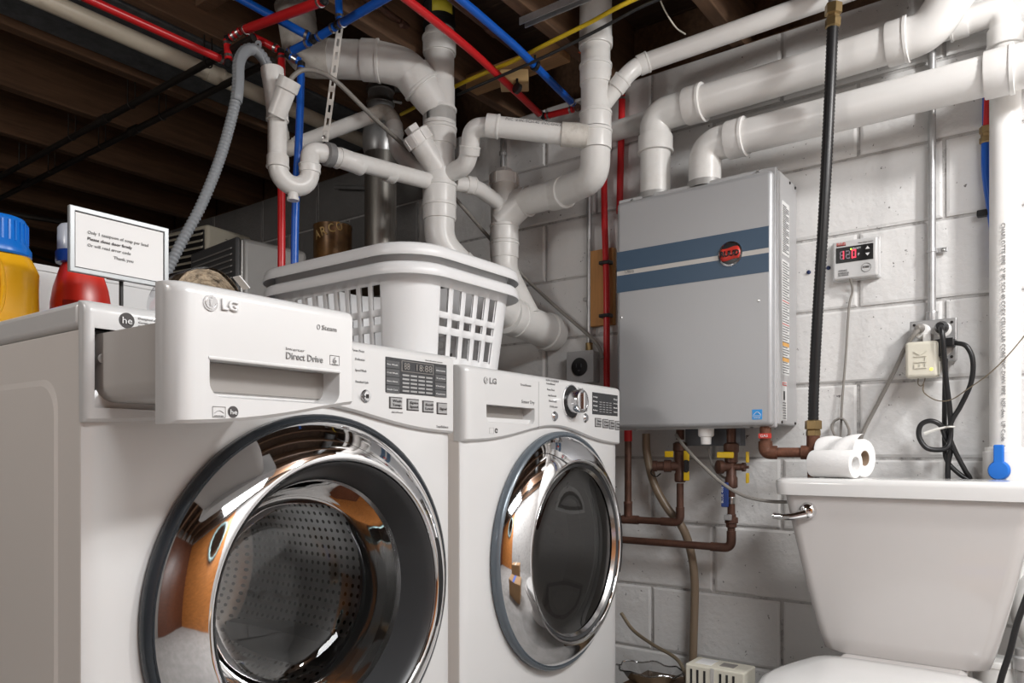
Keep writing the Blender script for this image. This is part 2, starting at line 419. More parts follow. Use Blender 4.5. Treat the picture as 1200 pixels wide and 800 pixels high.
# pale blocking between the two joists over the dryer
obj('blocking', MB().box((1.905, 1.232, 1.980), (1.965, 1.598, 2.025)), 'newwood', ceil, smooth=False, bevel=0.002)
obj('blocking', MB().box((1.20, 1.642, 2.06), (1.24, 2.008, 2.22)), 'joist', ceil, smooth=False, bevel=0.002)
for k in range(0, 46):                                   # floorboards seen between the joists
    x = -0.6+k*0.0645
    obj('floorboard', MB().box((x, -0.4, 2.217+0.002*(k % 3)), (x+0.062, 5.0, 2.2249)), 'subfloor', ceil, smooth=False)

# ================================================================== DRAIN PIPES
def pipe(par, a, b, r, m='pvc', name='pipe', n=20): return obj(name, MB().tube([a, b], r, n), m, par, angle=50)
def coupling(par, a, b, r, m='pvc', name='coupling'):
    a, b = V(a), V(b); L = (b-a).length
    return obj(name, MB().lathe(a, b-a, [(r*0.9, 0), (r*0.985, 0), (r, L*0.06), (r, L*0.82), (r*1.045, L*0.84), (r*1.045, L*0.98), (r*1.02, L), (r*0.9, L)], 26), m, par, angle=40)
def bend(par, pts, r, m='pvc', name='elbow', rad=0.2): return obj(name, MB().tube(smooth_path(pts, rad, 10), r, 22), m, par, angle=50)
def lerp(a, b, t): return V(a)*(1-t)+V(b)*t
def cleanout(par, p, ax, r, m='pvc_clean', L=0.035):
    """threaded plug with a square key on top"""
    ax = V(ax).normalized()
    o = obj('cleanout_plug', MB().lathe(p, ax, [(r*0.9, 0), (r*1.1, 0.001), (r*1.1, L), (r*1.02, L+0.003), (0.001, L+0.003)], 26), m, par)
    u, v = frame_of(ax)
    obj('square_key', MB().obox(V(p)+ax*(L+0.012), u, v, ax, r*0.42, r*0.42, 0.011), m, o, smooth=False, bevel=0.002)
    for k in range(8):
        a = 2*PI*k/8; c = V(p)+(u*math.cos(a)+v*math.sin(a))*r*1.1+ax*(L*0.5)
        obj('grip_rib', MB().obox(c, u*math.cos(a)+v*math.sin(a), -u*math.sin(a)+v*math.cos(a), ax, 0.0025, 0.004, L*0.45), m, o, smooth=False)
    return o

# ---- central stack, d about 2.3
d0 = 2.30
S = lambda y, px=515, d=d0: D(px, y, d)
base = S(280)
st = thing('drain_stack', 'thick white drain stack hanging centrally behind the laundry baskets, with a slanted capped cleanout', 'drain pipe', base)
RS, RH = 0.0445, 0.0500
obj('rubber_coupling', MB().lathe(S(36), S(8)-S(36), [(RS, 0), (RH*0.98, 0.001), (RH*0.98, 0.02), (RH*0.93, 0.022), (RH*0.93, 0.075), (RH*0.99, 0.077), (RH*0.99, 0.10), (RS, 0.101)], 26), 'rubber', st)
ob = obj('coupling_label', MB().rings([[S(17)+V((math.cos(a)*0.0472, math.sin(a)*0.0472, z)) for a in [PI+0.25+k*0.13 for k in range(12)]] for z in (-0.014, 0.024)], caps=False, closed=False), 'label_yellow', st, solid=0.0008)
pipe(st, S(44), S(-20), RS, name='pipe')
coupling(st, S(64), S(44), RH)
pipe(st, S(120), S(60), RS)
wye = obj('wye', MB().lathe(S(150), EZ, [(RS, 0), (RH, 0.002), (RH, 0.058), (RS*1.04, 0.066), (RS*1.04, 0.12), (RS, 0.13)], 26), 'pvc', st)
# upper left arm: comes from a riser at the left, runs level, turns down into the wye
A0 = D(341, -20, 2.26); A1 = D(355, 68, 2.26); A2 = D(400, 69, 2.25); A3 = D(440, 71, 2.25); A4 = D(478, 80, 2.26); A5 = D(518, 134, d0)
RB = 0.0555
pipe(st, A0, lerp(A0, A1, 0.45), RB*0.92, 'pvc_old')
coupling(st, lerp(A0, A1, 0.52), lerp(A0, A1, 0.30), RB*1.03, 'pvc_old')
bend(st, [lerp(A0, A1, 0.42), A1, lerp(A1, A2, 0.75)], RB, 'pvc_old', rad=0.09)
pipe(st, lerp(A1, A2, 0.5), A3, RB*0.985)
coupling(st, lerp(A2, A3, 0.62), lerp(A2, A3, 1.15), RB*1.06)
bend(st, [A3, lerp(A3, A4, 0.95), lerp(A4, A5, 0.42)], RB, rad=0.12)
coupling(st, lerp(A4, A5, 0.10), lerp(A4, A5, 0.42), RB*1.05)
obj('wye_arm', MB().tube([lerp(A4, A5, 0.3), lerp(A4, A5, 0.6), A5], [RB*0.97, RB*0.93, RS], 22), 'pvc', st, angle=50)
coupling(st, S(146), S(128), RH)
# lower double wye with the cleanout and the branch to the right
coupling(st, S(172), S(150), RH*1.01)
pipe(st, S(235), S(150), RH*0.93, name='double_wye')
c0 = D(518, 206, d0-0.005); c1 = D(487, 158, d0-0.05)
pipe(st, c0, lerp(c0, c1, 0.86), 0.0365, name='cleanout_arm')
cleanout(st, lerp(c0, c1, 0.78), c1-c0, 0.0375)
coupling(st, S(240), S(216), RH*1.01)
coupling(st, S(258), S(240), RH)
E0, E1, E2 = S(252), S(300), D(566, 340, 2.36)
bend(st, [E0, S(285), lerp(S(285), E2, 0.5)], RS*1.03, rad=0.10)
coupling(st, lerp(S(285), E2, 0.42), lerp(S(285), E2, 0.6), RH)
E3 = D(592, 368, 2.42); W2 = atX(650, 392, 2.198)
bend(st, [lerp(S(285), E2, 0.5), E2, lerp(E2, E3, 0.6)], RS, rad=0.06, name='pipe')
pipe(st, lerp(E2, E3, 0.4), lerp(E3, W2, 0.3), 0.055)
# outlet through the block wall
coupling(st, lerp(E3, W2, 0.05), lerp(E3, W2, 0.22), 0.060)
pipe(st, lerp(E3, W2, 0.1), W2, 0.0575, name='outlet_pipe')
obj('wall_flange', MB().lathe(lerp(E3, W2, 0.80), W2-E3, [(0.058, 0), (0.064, 0.002), (0.066, 0.02), (0.058, 0.022)], 28), 'pvc', st)

# ---- standpipe and trap joining the stack from the left
dt = 1.95
T = lambda px, y, d=dt: D(px, y, d)
tr = thing('drain_trap', 'white standpipe with a funnel wye and a U-shaped trap, beside the red and blue tubes', 'drain pipe', T(343, 232))
r15 = 0.0240
obj('funnel', MB().lathe(T(323, 128), T(319, 82)-T(323, 128), [(r15*1.0, 0), (r15*1.02, 0.03), (r15*1.15, 0.08), (r15*1.20, 0.085), (r15*1.20, 0.103), (r15*1.02, 0.103), (r15*1.0, 0.07)], 24, caps=False), 'pvc', tr)
f0, f1 = T(324, 136, 1.93), T(339, 96, 1.91)
obj('funnel', MB().lathe(f0, f1-f0, [(r15*0.98, 0), (r15*1.0, 0.065), (r15*1.17, 0.068), (r15*1.17, 0.094), (r15*1.0, 0.094), (r15*0.98, 0.06)], 24, caps=False), 'pvc', tr)
coupling(tr, T(325, 126), T(325, 142), r15*1.14)
pipe(tr, T(325, 120), T(325, 190), r15)
coupling(tr, T(325.5, 183), T(325.5, 197), r15*1.17)
ta, tb2 = T(325.5, 192), T(363, 202, 2.0); tc2 = lerp(ta, tb2, 0.5); tc2.z = min(ta.z, tb2.z); th2 = (tb2-ta)*0.5; th2.z = 0
obj('trap_bend', MB().tube([ta]+[tc2-th2*math.cos(PI*k/14)-EZ*(th2.length*1.05*math.sin(PI*k/14)) for k in range(15)]+[tb2], r15*1.05, 20), 'pvc', tr, angle=50)
coupling(tr, T(363, 203, 2.0), T(363, 193, 2.0), r15*1.17)
bend(tr, [T(363, 198, 2.0), T(363, 176, 2.01), T(392, 183, 2.04)], r15*1.04, rad=0.045)
coupling(tr, T(388, 182, 2.04), T(397, 186, 2.06), r15*1.12)
pipe(tr, T(386, 181.5, 2.03), T(505, 213, 2.28), r15, 'pvc', name='trap_arm')
coupling(tr, T(396, 184, 2.05), T(424, 194, 2.11), r15*1.12)
coupling(tr, T(452, 201, 2.17), T(462, 204, 2.19), r15*1.12)
pl = obj('drain_nub', MB().lathe(T(343.5, 226, 1.965), T(343.5, 236, 1.965)-T(343.5, 226, 1.965), [(0.011, 0), (0.0135, 0.006), (0.0125, 0.012), (0.0155, 0.013), (0.0155, 0.020), (0.001, 0.020)], 20), 'pvc', tr)
# ---- branch further back
br = thing('drain_branch', 'slim stained drain branch running level behind the metal strap and flue', 'drain pipe', D(440, 195, 2.5))
db = 2.42
pipe(br, D(322, 112, db), D(331, 160, db), 0.0215, 'pvc_old')
bend(br, [D(330, 155, db), D(333, 178, db), D(352, 168, db)], 0.023, 'pvc_old', rad=0.04)
coupling(br, D(348, 169.5, db), D(356, 167, db), 0.026)
pipe(br, D(345, 170, db), D(440, 134, db), 0.0225)
bend(br, [D(432, 137, db), D(452, 129, db), D(462, 142, db-0.02), D(463, 160, db-0.03)], 0.0235, rad=0.045, m='pvc_old')
coupling(br, D(462, 146, db-0.02), D(463, 158, db-0.03), 0.0265, 'pvc')
bend(br, [D(463, 155, db-0.03), D(465, 178, db-0.05), D(505, 212, db-0.1)], 0.0235, rad=0.05, m='pvc')

# ---- right stack near the heater, its tee pipe and second wye
dr = 2.20
R = lambda y, px=698, d=dr: D(px, y, d)
rs = thing('drain_stack', 'tall white stack left of the heater, curving down into a capped wye', 'drain pipe', D(600, 380, 2.45))
pipe(rs, R(66), R(-30), 0.0415)
coupling(rs, R(-8), R(56), 0.0470)
coupling(rs, R(100), R(76), 0.0455, name='wye_hub')
pipe(rs, R(150), R(52), 0.0425)
a0, a1 = D(706, 124, dr), D(737, 84, dr-0.03)
pipe(rs, a0, lerp(a0, a1, 0.8), 0.0240, name='wye_arm')
coupling(rs, lerp(a0, a1, 0.5), lerp(a0, a1, 0.8), 0.0272)
G0, G1 = D(752, 75, 2.19), D(1010, -16, 1.88)
bend(rs, [lerp(a0, a1, 0.7), lerp(a1, G0, 0.2), G0], 0.0245, rad=0.05)
coupling(rs, lerp(a1, G0, 0.75), lerp(G0, G1, 0.035), 0.0285)
pipe(rs, G0, lerp(G0, G1, 1.3), 0.0255, 'pvc_clean', name='vent_pipe')
coupling(rs, R(152), R(132), 0.0455)
coupling(rs, R(176), R(153), 0.0460)
H0 = R(168); H1 = D(697, 215, 2.24); H2 = D(640, 231, 2.42); H3 = D(600, 240, 2.50)
bend(rs, [H0, lerp(H0, H1, 0.85), lerp(H1, H2, 0.72)], 0.0435, rad=0.20)
coupling(rs, lerp(H2, H1, 0.12), lerp(H2, H1, 0.42), 0.0475)
pipe(rs, H1*0.35+H2*0.65, H3, 0.0430)
coupling(rs, lerp(H3, H2, 0.18), lerp(H3, H2, 0.52), 0.0470)
Q = lambda y, px=591, d=2.50: D(px, y, d)
pipe(rs, Q(290), Q(212), 0.0445, name='wye')
pipe(rs, D(588, 262, 2.50), D(612, 238, 2.47), 0.0440, name='wye_arm')
cleanout(rs, Q(218), EZ, 0.0435)
coupling(rs, Q(283), Q(264), 0.0470)
coupling(rs, Q(303), Q(284), 0.0470)
bend(rs, [Q(298), Q(318), D(604, 345, 2.49), D(618, 372, 2.48)], 0.0440, rad=0.06)
# small arm between the two stacks
bend(rs, [D(533, 214, 2.32), D(558, 219, 2.36), D(588, 240, 2.49)], 0.0235, rad=0.06, name='link_pipe')
coupling(rs, D(545, 216, 2.34), D(555, 218, 2.36), 0.0275)
# upper tee: from the central stack up, over and into the right stack
B0, B1, B2, B3 = D(520, 207, 2.30), D(549, 192, 2.24), D(553, 150, 2.20), D(580, 148, 2.18)
tp = thing('drain_tee', 'white S-shaped drain pipe with printed lettering between the two stacks', 'drain pipe', B1)
bend(tp, [B0, lerp(B0, B1, 0.9), lerp(B1, B2, 0.4)], 0.0270, rad=0.07)
coupling(tp, lerp(B1, B2, 0.25), lerp(B1, B2, 0.5), 0.0300)
bend(tp, [lerp(B1, B2, 0.4), B2, B3], 0.0270, rad=0.08)
B4 = D(664, 158, 2.17)
coupling(tp, lerp(B3, B4, -0.12), lerp(B3, B4, 0.06), 0.0325)
pipe(tp, lerp(B3, B4, -0.1), B4, 0.0290)
obj('tee_hub', MB().lathe(lerp(B3, B4, 0.92), D(692, 160, 2.17)-B4, [(0.028, 0), (0.0335, 0.001), (0.0335, 0.05), (0.030, 0.075), (0.001, 0.075)], 24), 'pvc_old', tp)
pu = (B4-B3).normalized(); pv = (EZ-pu*EZ.dot(pu)).normalized()
nn = pu.cross(pv)
text('PVC  2 IN. SCH 40  PVC-DWV', lerp(B3, B4, 0.15)+nn*0.0272+pv*0.0105, pu, pv, 0.0075, 'ink_grey', tp, width=0.16)

# ---- level pipe along the wall behind the vents, and its drop at the far right
XW = 2.150
K0 = atX(712, 149, XW); K0.z = 1.82
kx = atX(1150, 20, XW)
yk = atX(1178, 300, XW).y
dp = thing('sump_drain', 'white drain line running along the wall and dropping straight down at the right edge', 'drain pipe', (XW, yk, 0.70))
pipe(dp, (XW, K0.y, 1.82), (XW, yk+0.075, 1.845), 0.0310, 'pvc')
bend(dp, [(XW, yk+0.10, 1.845), (XW, yk, 1.848), (XW, yk, 1.76)], 0.0325, 'pvc_clean', rad=0.075)
coupling(dp, (XW, yk, 1.800), (XW, yk, 1.755), 0.0375, 'pvc_clean')
coupling(dp, (XW, yk+0.075, 1.846), (XW, yk+0.115, 1.845), 0.0365, 'pvc_clean')
pipe(dp, (XW, yk, 1.79), (XW, yk, 0.70), 0.0325, 'pvc_clean', name='riser')
zt = atX(1170, 526, XW-0.04).z
obj('check_valve', MB().lathe((XW, yk, 0.45), EZ, [(0.032, 0), (0.046, 0.01), (0.046, zt-0.45-0.012), (0.047, zt-0.45-0.006), (0.042, zt-0.45-0.005), (0.042, zt-0.45+0.004), (0.0335, zt-0.45+0.005)], 30), 'pvc_clean', dp)
nv = Matrix.Rotation(math.radians(-14), 3, 'Z') @ V((-XW, -yk, 0)).normalized()
hv = obj('valve_lever', MB().lathe(V((XW, yk, atX(1168, 551, XW-0.05).z))+nv*0.0455, nv, [(0.023, 0), (0.023, 0.008), (0.020, 0.012), (0.001, 0.013)], 24), 'valve_blue', dp)
tag(hv, 'blue lever')
su = EZ.cross(nv).normalized()
cc = V((XW, yk, atX(1168, 551, XW-0.05).z))+nv*0.0515
obj('lever_arm', MB().obox(cc+EZ*0.034, su, EZ, nv, 0.0105, 0.026, 0.006), 'valve_blue', hv, smooth=False, bevel=0.003)
# printed line down the riser
tn = -ray(1170, 300); tn.z = 0; tn.normalize()
tu = -EZ; tv = tn.cross(tu).normalized()
tp0 = V((XW, yk, 0))+tn*0.0328
text('CHARLOTTE PIPE  2" IPS SCH 40 COEX CELLULAR CORE PVC-DWV PIPE  NSF-dwv  UP Code  ASTM F 891', tp0+EZ*atX(1172, 262, XW-0.03).z-tv*0.008, tu, tv, 0.0085, 'ink_grey', dp, width=0.58)

# ================================================================== HEATER
XH = 2.00
hTL = atX(722, 237, XH); hBR = atX(905, 499, XH)
hy1, hy0 = hTL.y, hBR.y                    # left, right (y falls to the right)
hz1, hz0 = hTL.z+0.002, hBR.z
ht = thing('water_heater', 'silver wall-mounted tankless water heater with two navy stripes and a round badge', 'water heater', (2.1, (hy0+hy1)/2, hz0))
obj('case', MB().box((XH+0.035, hy0-0.006, hz0+0.006), (2.197, hy1+0.006, hz1+0.004)), 'heater_side', ht, smooth=False, bevel=0.004)
obj('front_cover', MB().box((XH, hy0, hz0), (XH+0.042, hy1, hz1-0.004)), 'heater', ht, bevel=0.013, seg=4, angle=60)
obj('cover_flange', MB().box((XH+0.022, hy0-0.004, hz0-0.003), (XH+0.034, hy1+0.004, hz1+0.010)), 'heater_side', ht, smooth=False, bevel=0.004)
U, Vv = -EY, EZ                             # right and up on faces that look towards -X
s1t = atX(810, 280.5, XH).z; s1b = atX(810, 304.5, XH).z; s2t = atX(810, 310, XH).z; s2b = atX(810, 331, XH).z
sw = hy1-hy0-0.012
plate('stripe', (XH, hy1-0.003, s1b), U, Vv, sw, s1t-s1b, 'navy', ht, 0.0008)
plate('stripe', (XH, hy1-0.003, s2b), U, Vv, sw, s2t-s2b, 'navy', ht, 0.0008)
plate('stripe', (XH, hy1-0.003, s2t), U, Vv, sw, s1b-s2t, 'stripe', ht, 0.0006)
lc = atX(856, 297.5, XH)
bd = disc('badge', lc, -EX, 0.0335, 'chrome_soft', ht, prof=[(0.0335, 0), (0.0335, 0.003), (0.029, 0.0045), (0.0285, 0.003), (0.001, 0.003)], n=40)
disc('badge_face', lc-EX*0.003, -EX, 0.0285, 'black', bd, th=0.0008, n=40)
b = MB()
top, bot = [], []
for k in range(17):
    t = -1+k/8; yy = lc.y-t*0.0285; wv = 0.0035*math.sin(t*PI)
    hh = math.sqrt(max(0, 1-(t*0.985)**2))*0.028
    top.append(V((lc.x-0.0044, yy, lc.z+min(0.0165, hh)+wv*0.6))); bot.append(V((lc.x-0.0044, yy, lc.z-min(0.0165, hh)+wv*0.6)))
b.rings([top, bot], caps=False, closed=False)
obj('badge_band', b, 'red', bd, solid=0.0008)
text('RUUD', lc+EY*0.0265-EZ*0.0065-EX*0.0052, U, Vv, 0.0145, 'black', bd, width=0.053, thick=0.001, bold=0.035)
text('Ultra', (XH-0.0006, hy1-0.030, s2t+0.004), U, Vv, 0.010, 'ink_grey', ht, width=0.030)
# energy mark bottom right
ep = atX(881.5, 491.5, XH)
e_ = plate('energy_sticker', ep, U, Vv, 0.0265, 0.0265, 'sticker_blue', ht, 0.0008)
plate('sticker_line', ep+U*0.002+Vv*0.009-EX*0.0009, U, Vv, 0.0225, 0.0012, 'ink_white', e_, 0.0004)
arc = [ep+U*(0.004+0.019*t)+Vv*(0.012+0.008*math.sin(t*PI))-EX*0.0010 for t in [k/10 for k in range(11)]]
obj('sticker_arc', MB().tube(arc, 0.0007, 6), 'ink_white', e_)
text('energy', ep+U*0.004+Vv*0.0035-EX*0.0009, U, Vv, 0.0035, 'ink_white', e_, width=0.018)
for px, py in ((737, 233), (886, 198), (889, 352), (728, 372), (741, 503.5), (878.5, 501)):
    p = atX(px, py, XH)
    obj('screw', MB().lathe((XH+0.004 if py > 300 and py < 400 else XH+0.02, p.y, p.z), (-EX if 300 < py < 400 else -EX*0.6+EZ*0.8), [(0.0045, 0), (0.0045, 0.003), (0.002, 0.006 if 300 < py < 400 else 0.004)], 12), 'steel', ht)
# printed labels on the right flank, which looks towards -Y
fy = hy0-0.006
fx0 = XH+0.062
U2 = EX
def flank(z0, z1, m='sheet', x=fx0, w_=0.062): return plate('label', (x, fy, z0), U2, EZ, w_, z1-z0, m, ht, 0.0008)
fz = lambda y: atY(915, y, fy).z
lab = flank(fz(296), fz(233))
for k in range(26):
    zz = fz(239)-(fz(239)-fz(293))*k/25
    text(['MODEL INSTRUCTIONS', 'GAS INPUT RATE MAX MIN', 'MANIFOLD PRESSURE', 'FOR INDOOR USE ONLY', 'CERTIFIED DESIGN'][k % 5], (fx0+0.003, fy-0.0009, zz), U2, EZ, 0.0024, 'ink_grey', lab, width=0.052 if k % 4 else 0.03)
lab = flank(fz(438), fz(302))
for k in range(44):
    zz = fz(306)-(fz(306)-fz(436))*k/43
    if k in (15, 24): plate('warning_line', (fx0+0.002, fy-0.0009, zz), U2, EZ, 0.058, 0.0022, 'red', lab, 0.0004)
    elif k in (32, 38): plate('warning_bar', (fx0+0.002, fy-0.0009, zz-0.003), U2, EZ, 0.058, 0.010, 'orange_ink', lab, 0.0004)
    else: text(['FOR YOUR SAFETY READ', 'BEFORE OPERATING THE UNIT', 'DO NOT LIGHT BY HAND', 'TURN OFF GAS SUPPLY', 'CALL A SERVICE TECHNICIAN'][k % 5], (fx0+0.003, fy-0.0009, zz), U2, EZ, 0.0024, 'ink_grey', lab, width=0.054 if k % 3 else 0.04)
lab = flank(fz(492), fz(446), w_=0.040)
plate('danger_bar', (fx0+0.002, fy-0.0009, fz(451)), U2, EZ, 0.036, 0.009, 'red', lab, 0.0004)
text('DANGER', (fx0+0.005, fy-0.0014, fz(451)+0.002), U2, EZ, 0.005, 'ink_white', lab, width=0.030)
for k in range(7):
    text(['HOT WATER', 'CAN SCALD', 'BURN', 'CHECK'][k % 4], (fx0+0.004, fy-0.0009, fz(472+k*3)), U2, EZ, 0.003, 'ink_grey', lab, width=0.026)
plate('pictogram', (fx0+0.010, fy-0.0009, fz(468)), U2, EZ, 0.014, 0.024, 'ink', lab, 0.0004)
for (x, z) in ((XH+0.06, hz0+0.012), (2.18, hz0+0.012), (2.13, hz1-0.006), (2.18, hz1-0.006)):
    obj('screw', MB().lathe((x, fy, z), -EY, [(0.004, 0), (0.004, 0.002), (0.002, 0.003)], 10), 'black_iron', ht)
# underside fittings
obj('connection_plate', MB().box((XH+0.10, atX(872, 520, 2.13).y, hz0-0.050), (XH+0.14, atX(808, 520, 2.13).y, hz0+0.01)), 'heater_dark', ht, smooth=False)
nz = atX(829, 505, 2.06)
obj('drain_nozzle', MB().lathe((2.05, nz.y, hz0+0.008), -EZ, [(0.022, 0), (0.022, 0.028), (0.020, 0.032), (0.015, 0.034), (0.014, 0.054), (0.001, 0.055)], 22), 'pvc_clean', ht)
plate('gas_tag', atX(889, 513.5, 2.008), U, Vv, 0.034, 0.013, 'red', ht, 0.001)
text('GAS', atX(891, 512, 2.0065)-EX*0.0004, U, Vv, 0.007, 'ink_white', ht, width=0.02)

# ---- the two big vent pipes
XV = 2.07; r3 = 0.0455
v1y = atX(768, 200, XV).y
ve = thing('vent_pipe', 'upper white heater vent, leaving the top left of the heater and rising out of frame', 'vent pipe', (XV, v1y, hz1))
disc('vent_collar', (XV, v1y, hz1+0.002), EZ, 0.05, 'unit_grey', ve, prof=[(0.052, 0), (0.052, 0.018), (0.047, 0.020), (0.046, 0.0)], n=28)
zv1 = atX(1030, 50, XV-0.02).z-0.012
zh = atX(768, 172, XV).z
pipe(ve, (XV, v1y, hz1+0.004), (XV, v1y, zh), r3*0.985, 'pvc')
coupling(ve, (XV, v1y, zh+0.030), (XV, v1y, zh-0.020), 0.0510, 'pvc')
ye = atX(822, 110, XV).y
bend(ve, [(XV, v1y, zh), (XV, v1y, zv1-0.002), (XV, ye+0.01, zv1)], 0.0462, 'pvc', rad=0.15)
coupling(ve, (XV, ye+0.045, zv1), (XV, ye-0.008, zv1), 0.0520, 'pvc_clean')
yh = atX(1048, 45, XV).y
pipe(ve, (XV, ye+0.02, zv1), (XV, yh-0.02, zv1+0.010), r3, 'pvc_clean', name='vent_run')
coupling(ve, (XV, yh+0.015, zv1+0.009), (XV, yh-0.032, zv1+0.010), 0.0525, 'pvc_clean')
bend(ve, [(XV, yh, zv1+0.010), (XV, yh-0.075, zv1+0.012), (XV-0.06, yh-0.24, zv1+0.20), (XV-0.10, yh-0.34, zv1+0.36)], 0.0485, 'pvc_clean', rad=0.11)
XV2 = 2.062
v2y = atX(826, 200, XV2).y
ve2 = thing('vent_pipe', 'lower white heater vent, leaving the top right of the heater and running level', 'vent pipe', (XV2, v2y, hz1))
disc('vent_collar', (XV2, v2y, hz1+0.002), EZ, 0.05, 'unit_grey', ve2, prof=[(0.050, 0), (0.050, 0.018), (0.046, 0.020), (0.045, 0.0)], n=28)
zv2 = atX(1000, 128, XV2).z
ye2 = atX(872, 160, XV2).y
bend(ve2, [(XV2, v2y, hz1+0.004), (XV2, v2y, zv2), (XV2, ye2+0.005, zv2)], 0.0455, 'pvc', rad=0.14)
coupling(ve2, (XV2, ye2+0.045, zv2), (XV2, ye2-0.006, zv2), 0.0515, 'pvc_clean')
ye3 = atX(1172, 80, XV2-0.015).y
pipe(ve2, (XV2, ye2+0.02, zv2), (XV2-0.015, ye3-0.02, zv2-0.006), r3, 'pvc_clean', name='vent_run')
coupling(ve2, (XV2-0.015, ye3+0.03, zv2-0.006), (XV2-0.015, ye3-0.028, zv2-0.006), 0.0525, 'pvc_clean')
bend(ve2, [(XV2-0.015, ye3, zv2-0.006), (XV2-0.02, ye3-0.08, zv2-0.004), (XV2-0.06, ye3-0.28, zv2+0.16)], 0.0485, 'pvc_clean', rad=0.09)

# ================================================================== WASHER AND DRYER
DEP = 0.75
def boolean(o, cutters):
    for c in cutters:
        q = o.modifiers.new('cut', 'BOOLEAN'); q.operation = 'DIFFERENCE'; q.object = c; q.solver = 'EXACT'
    bpy.context.view_layer.update()
    dg = bpy.context.evaluated_depsgraph_get()
    me = bpy.data.meshes.new_from_object(o.evaluated_get(dg))
    o.modifiers.clear(); o.data = me
    for c in cutters: bpy.data.objects.remove(c)
    me.shade_smooth(); me.set_sharp_from_angle(angle=math.radians(30))
def rrect(w_, h, r, n=6, ry=None):
    """rounded rectangle outline about the origin, counter-clockwise"""
    pts = []
    for cx, cy, a0 in ((w_/2-r, h/2-r, 0), (-w_/2+r, h/2-r, PI/2), (-w_/2+r, -h/2+r, PI), (w_/2-r, -h/2+r, 3*PI/2)):
        for k in range(n+1):
            a = a0+PI/2*k/n; pts.append((cx+r*math.cos(a), cy+r*math.sin(a)))
    return pts
def seam(u, lo, amp): return lo+amp*(math.exp(-((u-0.5)/0.27)**2))
def panel_mesh(x0, x1, zt, lo, amp, ux, y0, y1, n=30, rl=0.02, rr=0.02):
    """control panel: rounded front with an arched lower edge; rl, rr round its left and right ends in plan"""
    rings = []
    xs = []
    for k in range(6): xs.append((x0+rl*(1-math.cos(PI/2*k/5)), rl*(1-math.sin(PI/2*k/5))))
    for k in range(1, n): xs.append((x0+rl+(x1-x0-rl-rr)*k/n, 0))
    for k in range(6): xs.append((x1-rr*(1-math.sin(PI/2*k/5)), rr*(1-math.cos(PI/2*k/5))))
    for x, dy in xs:
        zs = seam(ux(x), lo, amp); y = y0+dy
        rings.append([V((x, y1, zs)), V((x, min(y+0.004, y1), zs)), V((x, y, zs+0.004)), V((x, y, zt-0.014)), V((x, y+0.001, zt-0.008)), V((x, y+0.005, zt-0.003)), V((x, y+0.012, zt)), V((x, max(y1, y+0.0125), zt))])
    return MB().rings(rings, caps=True)

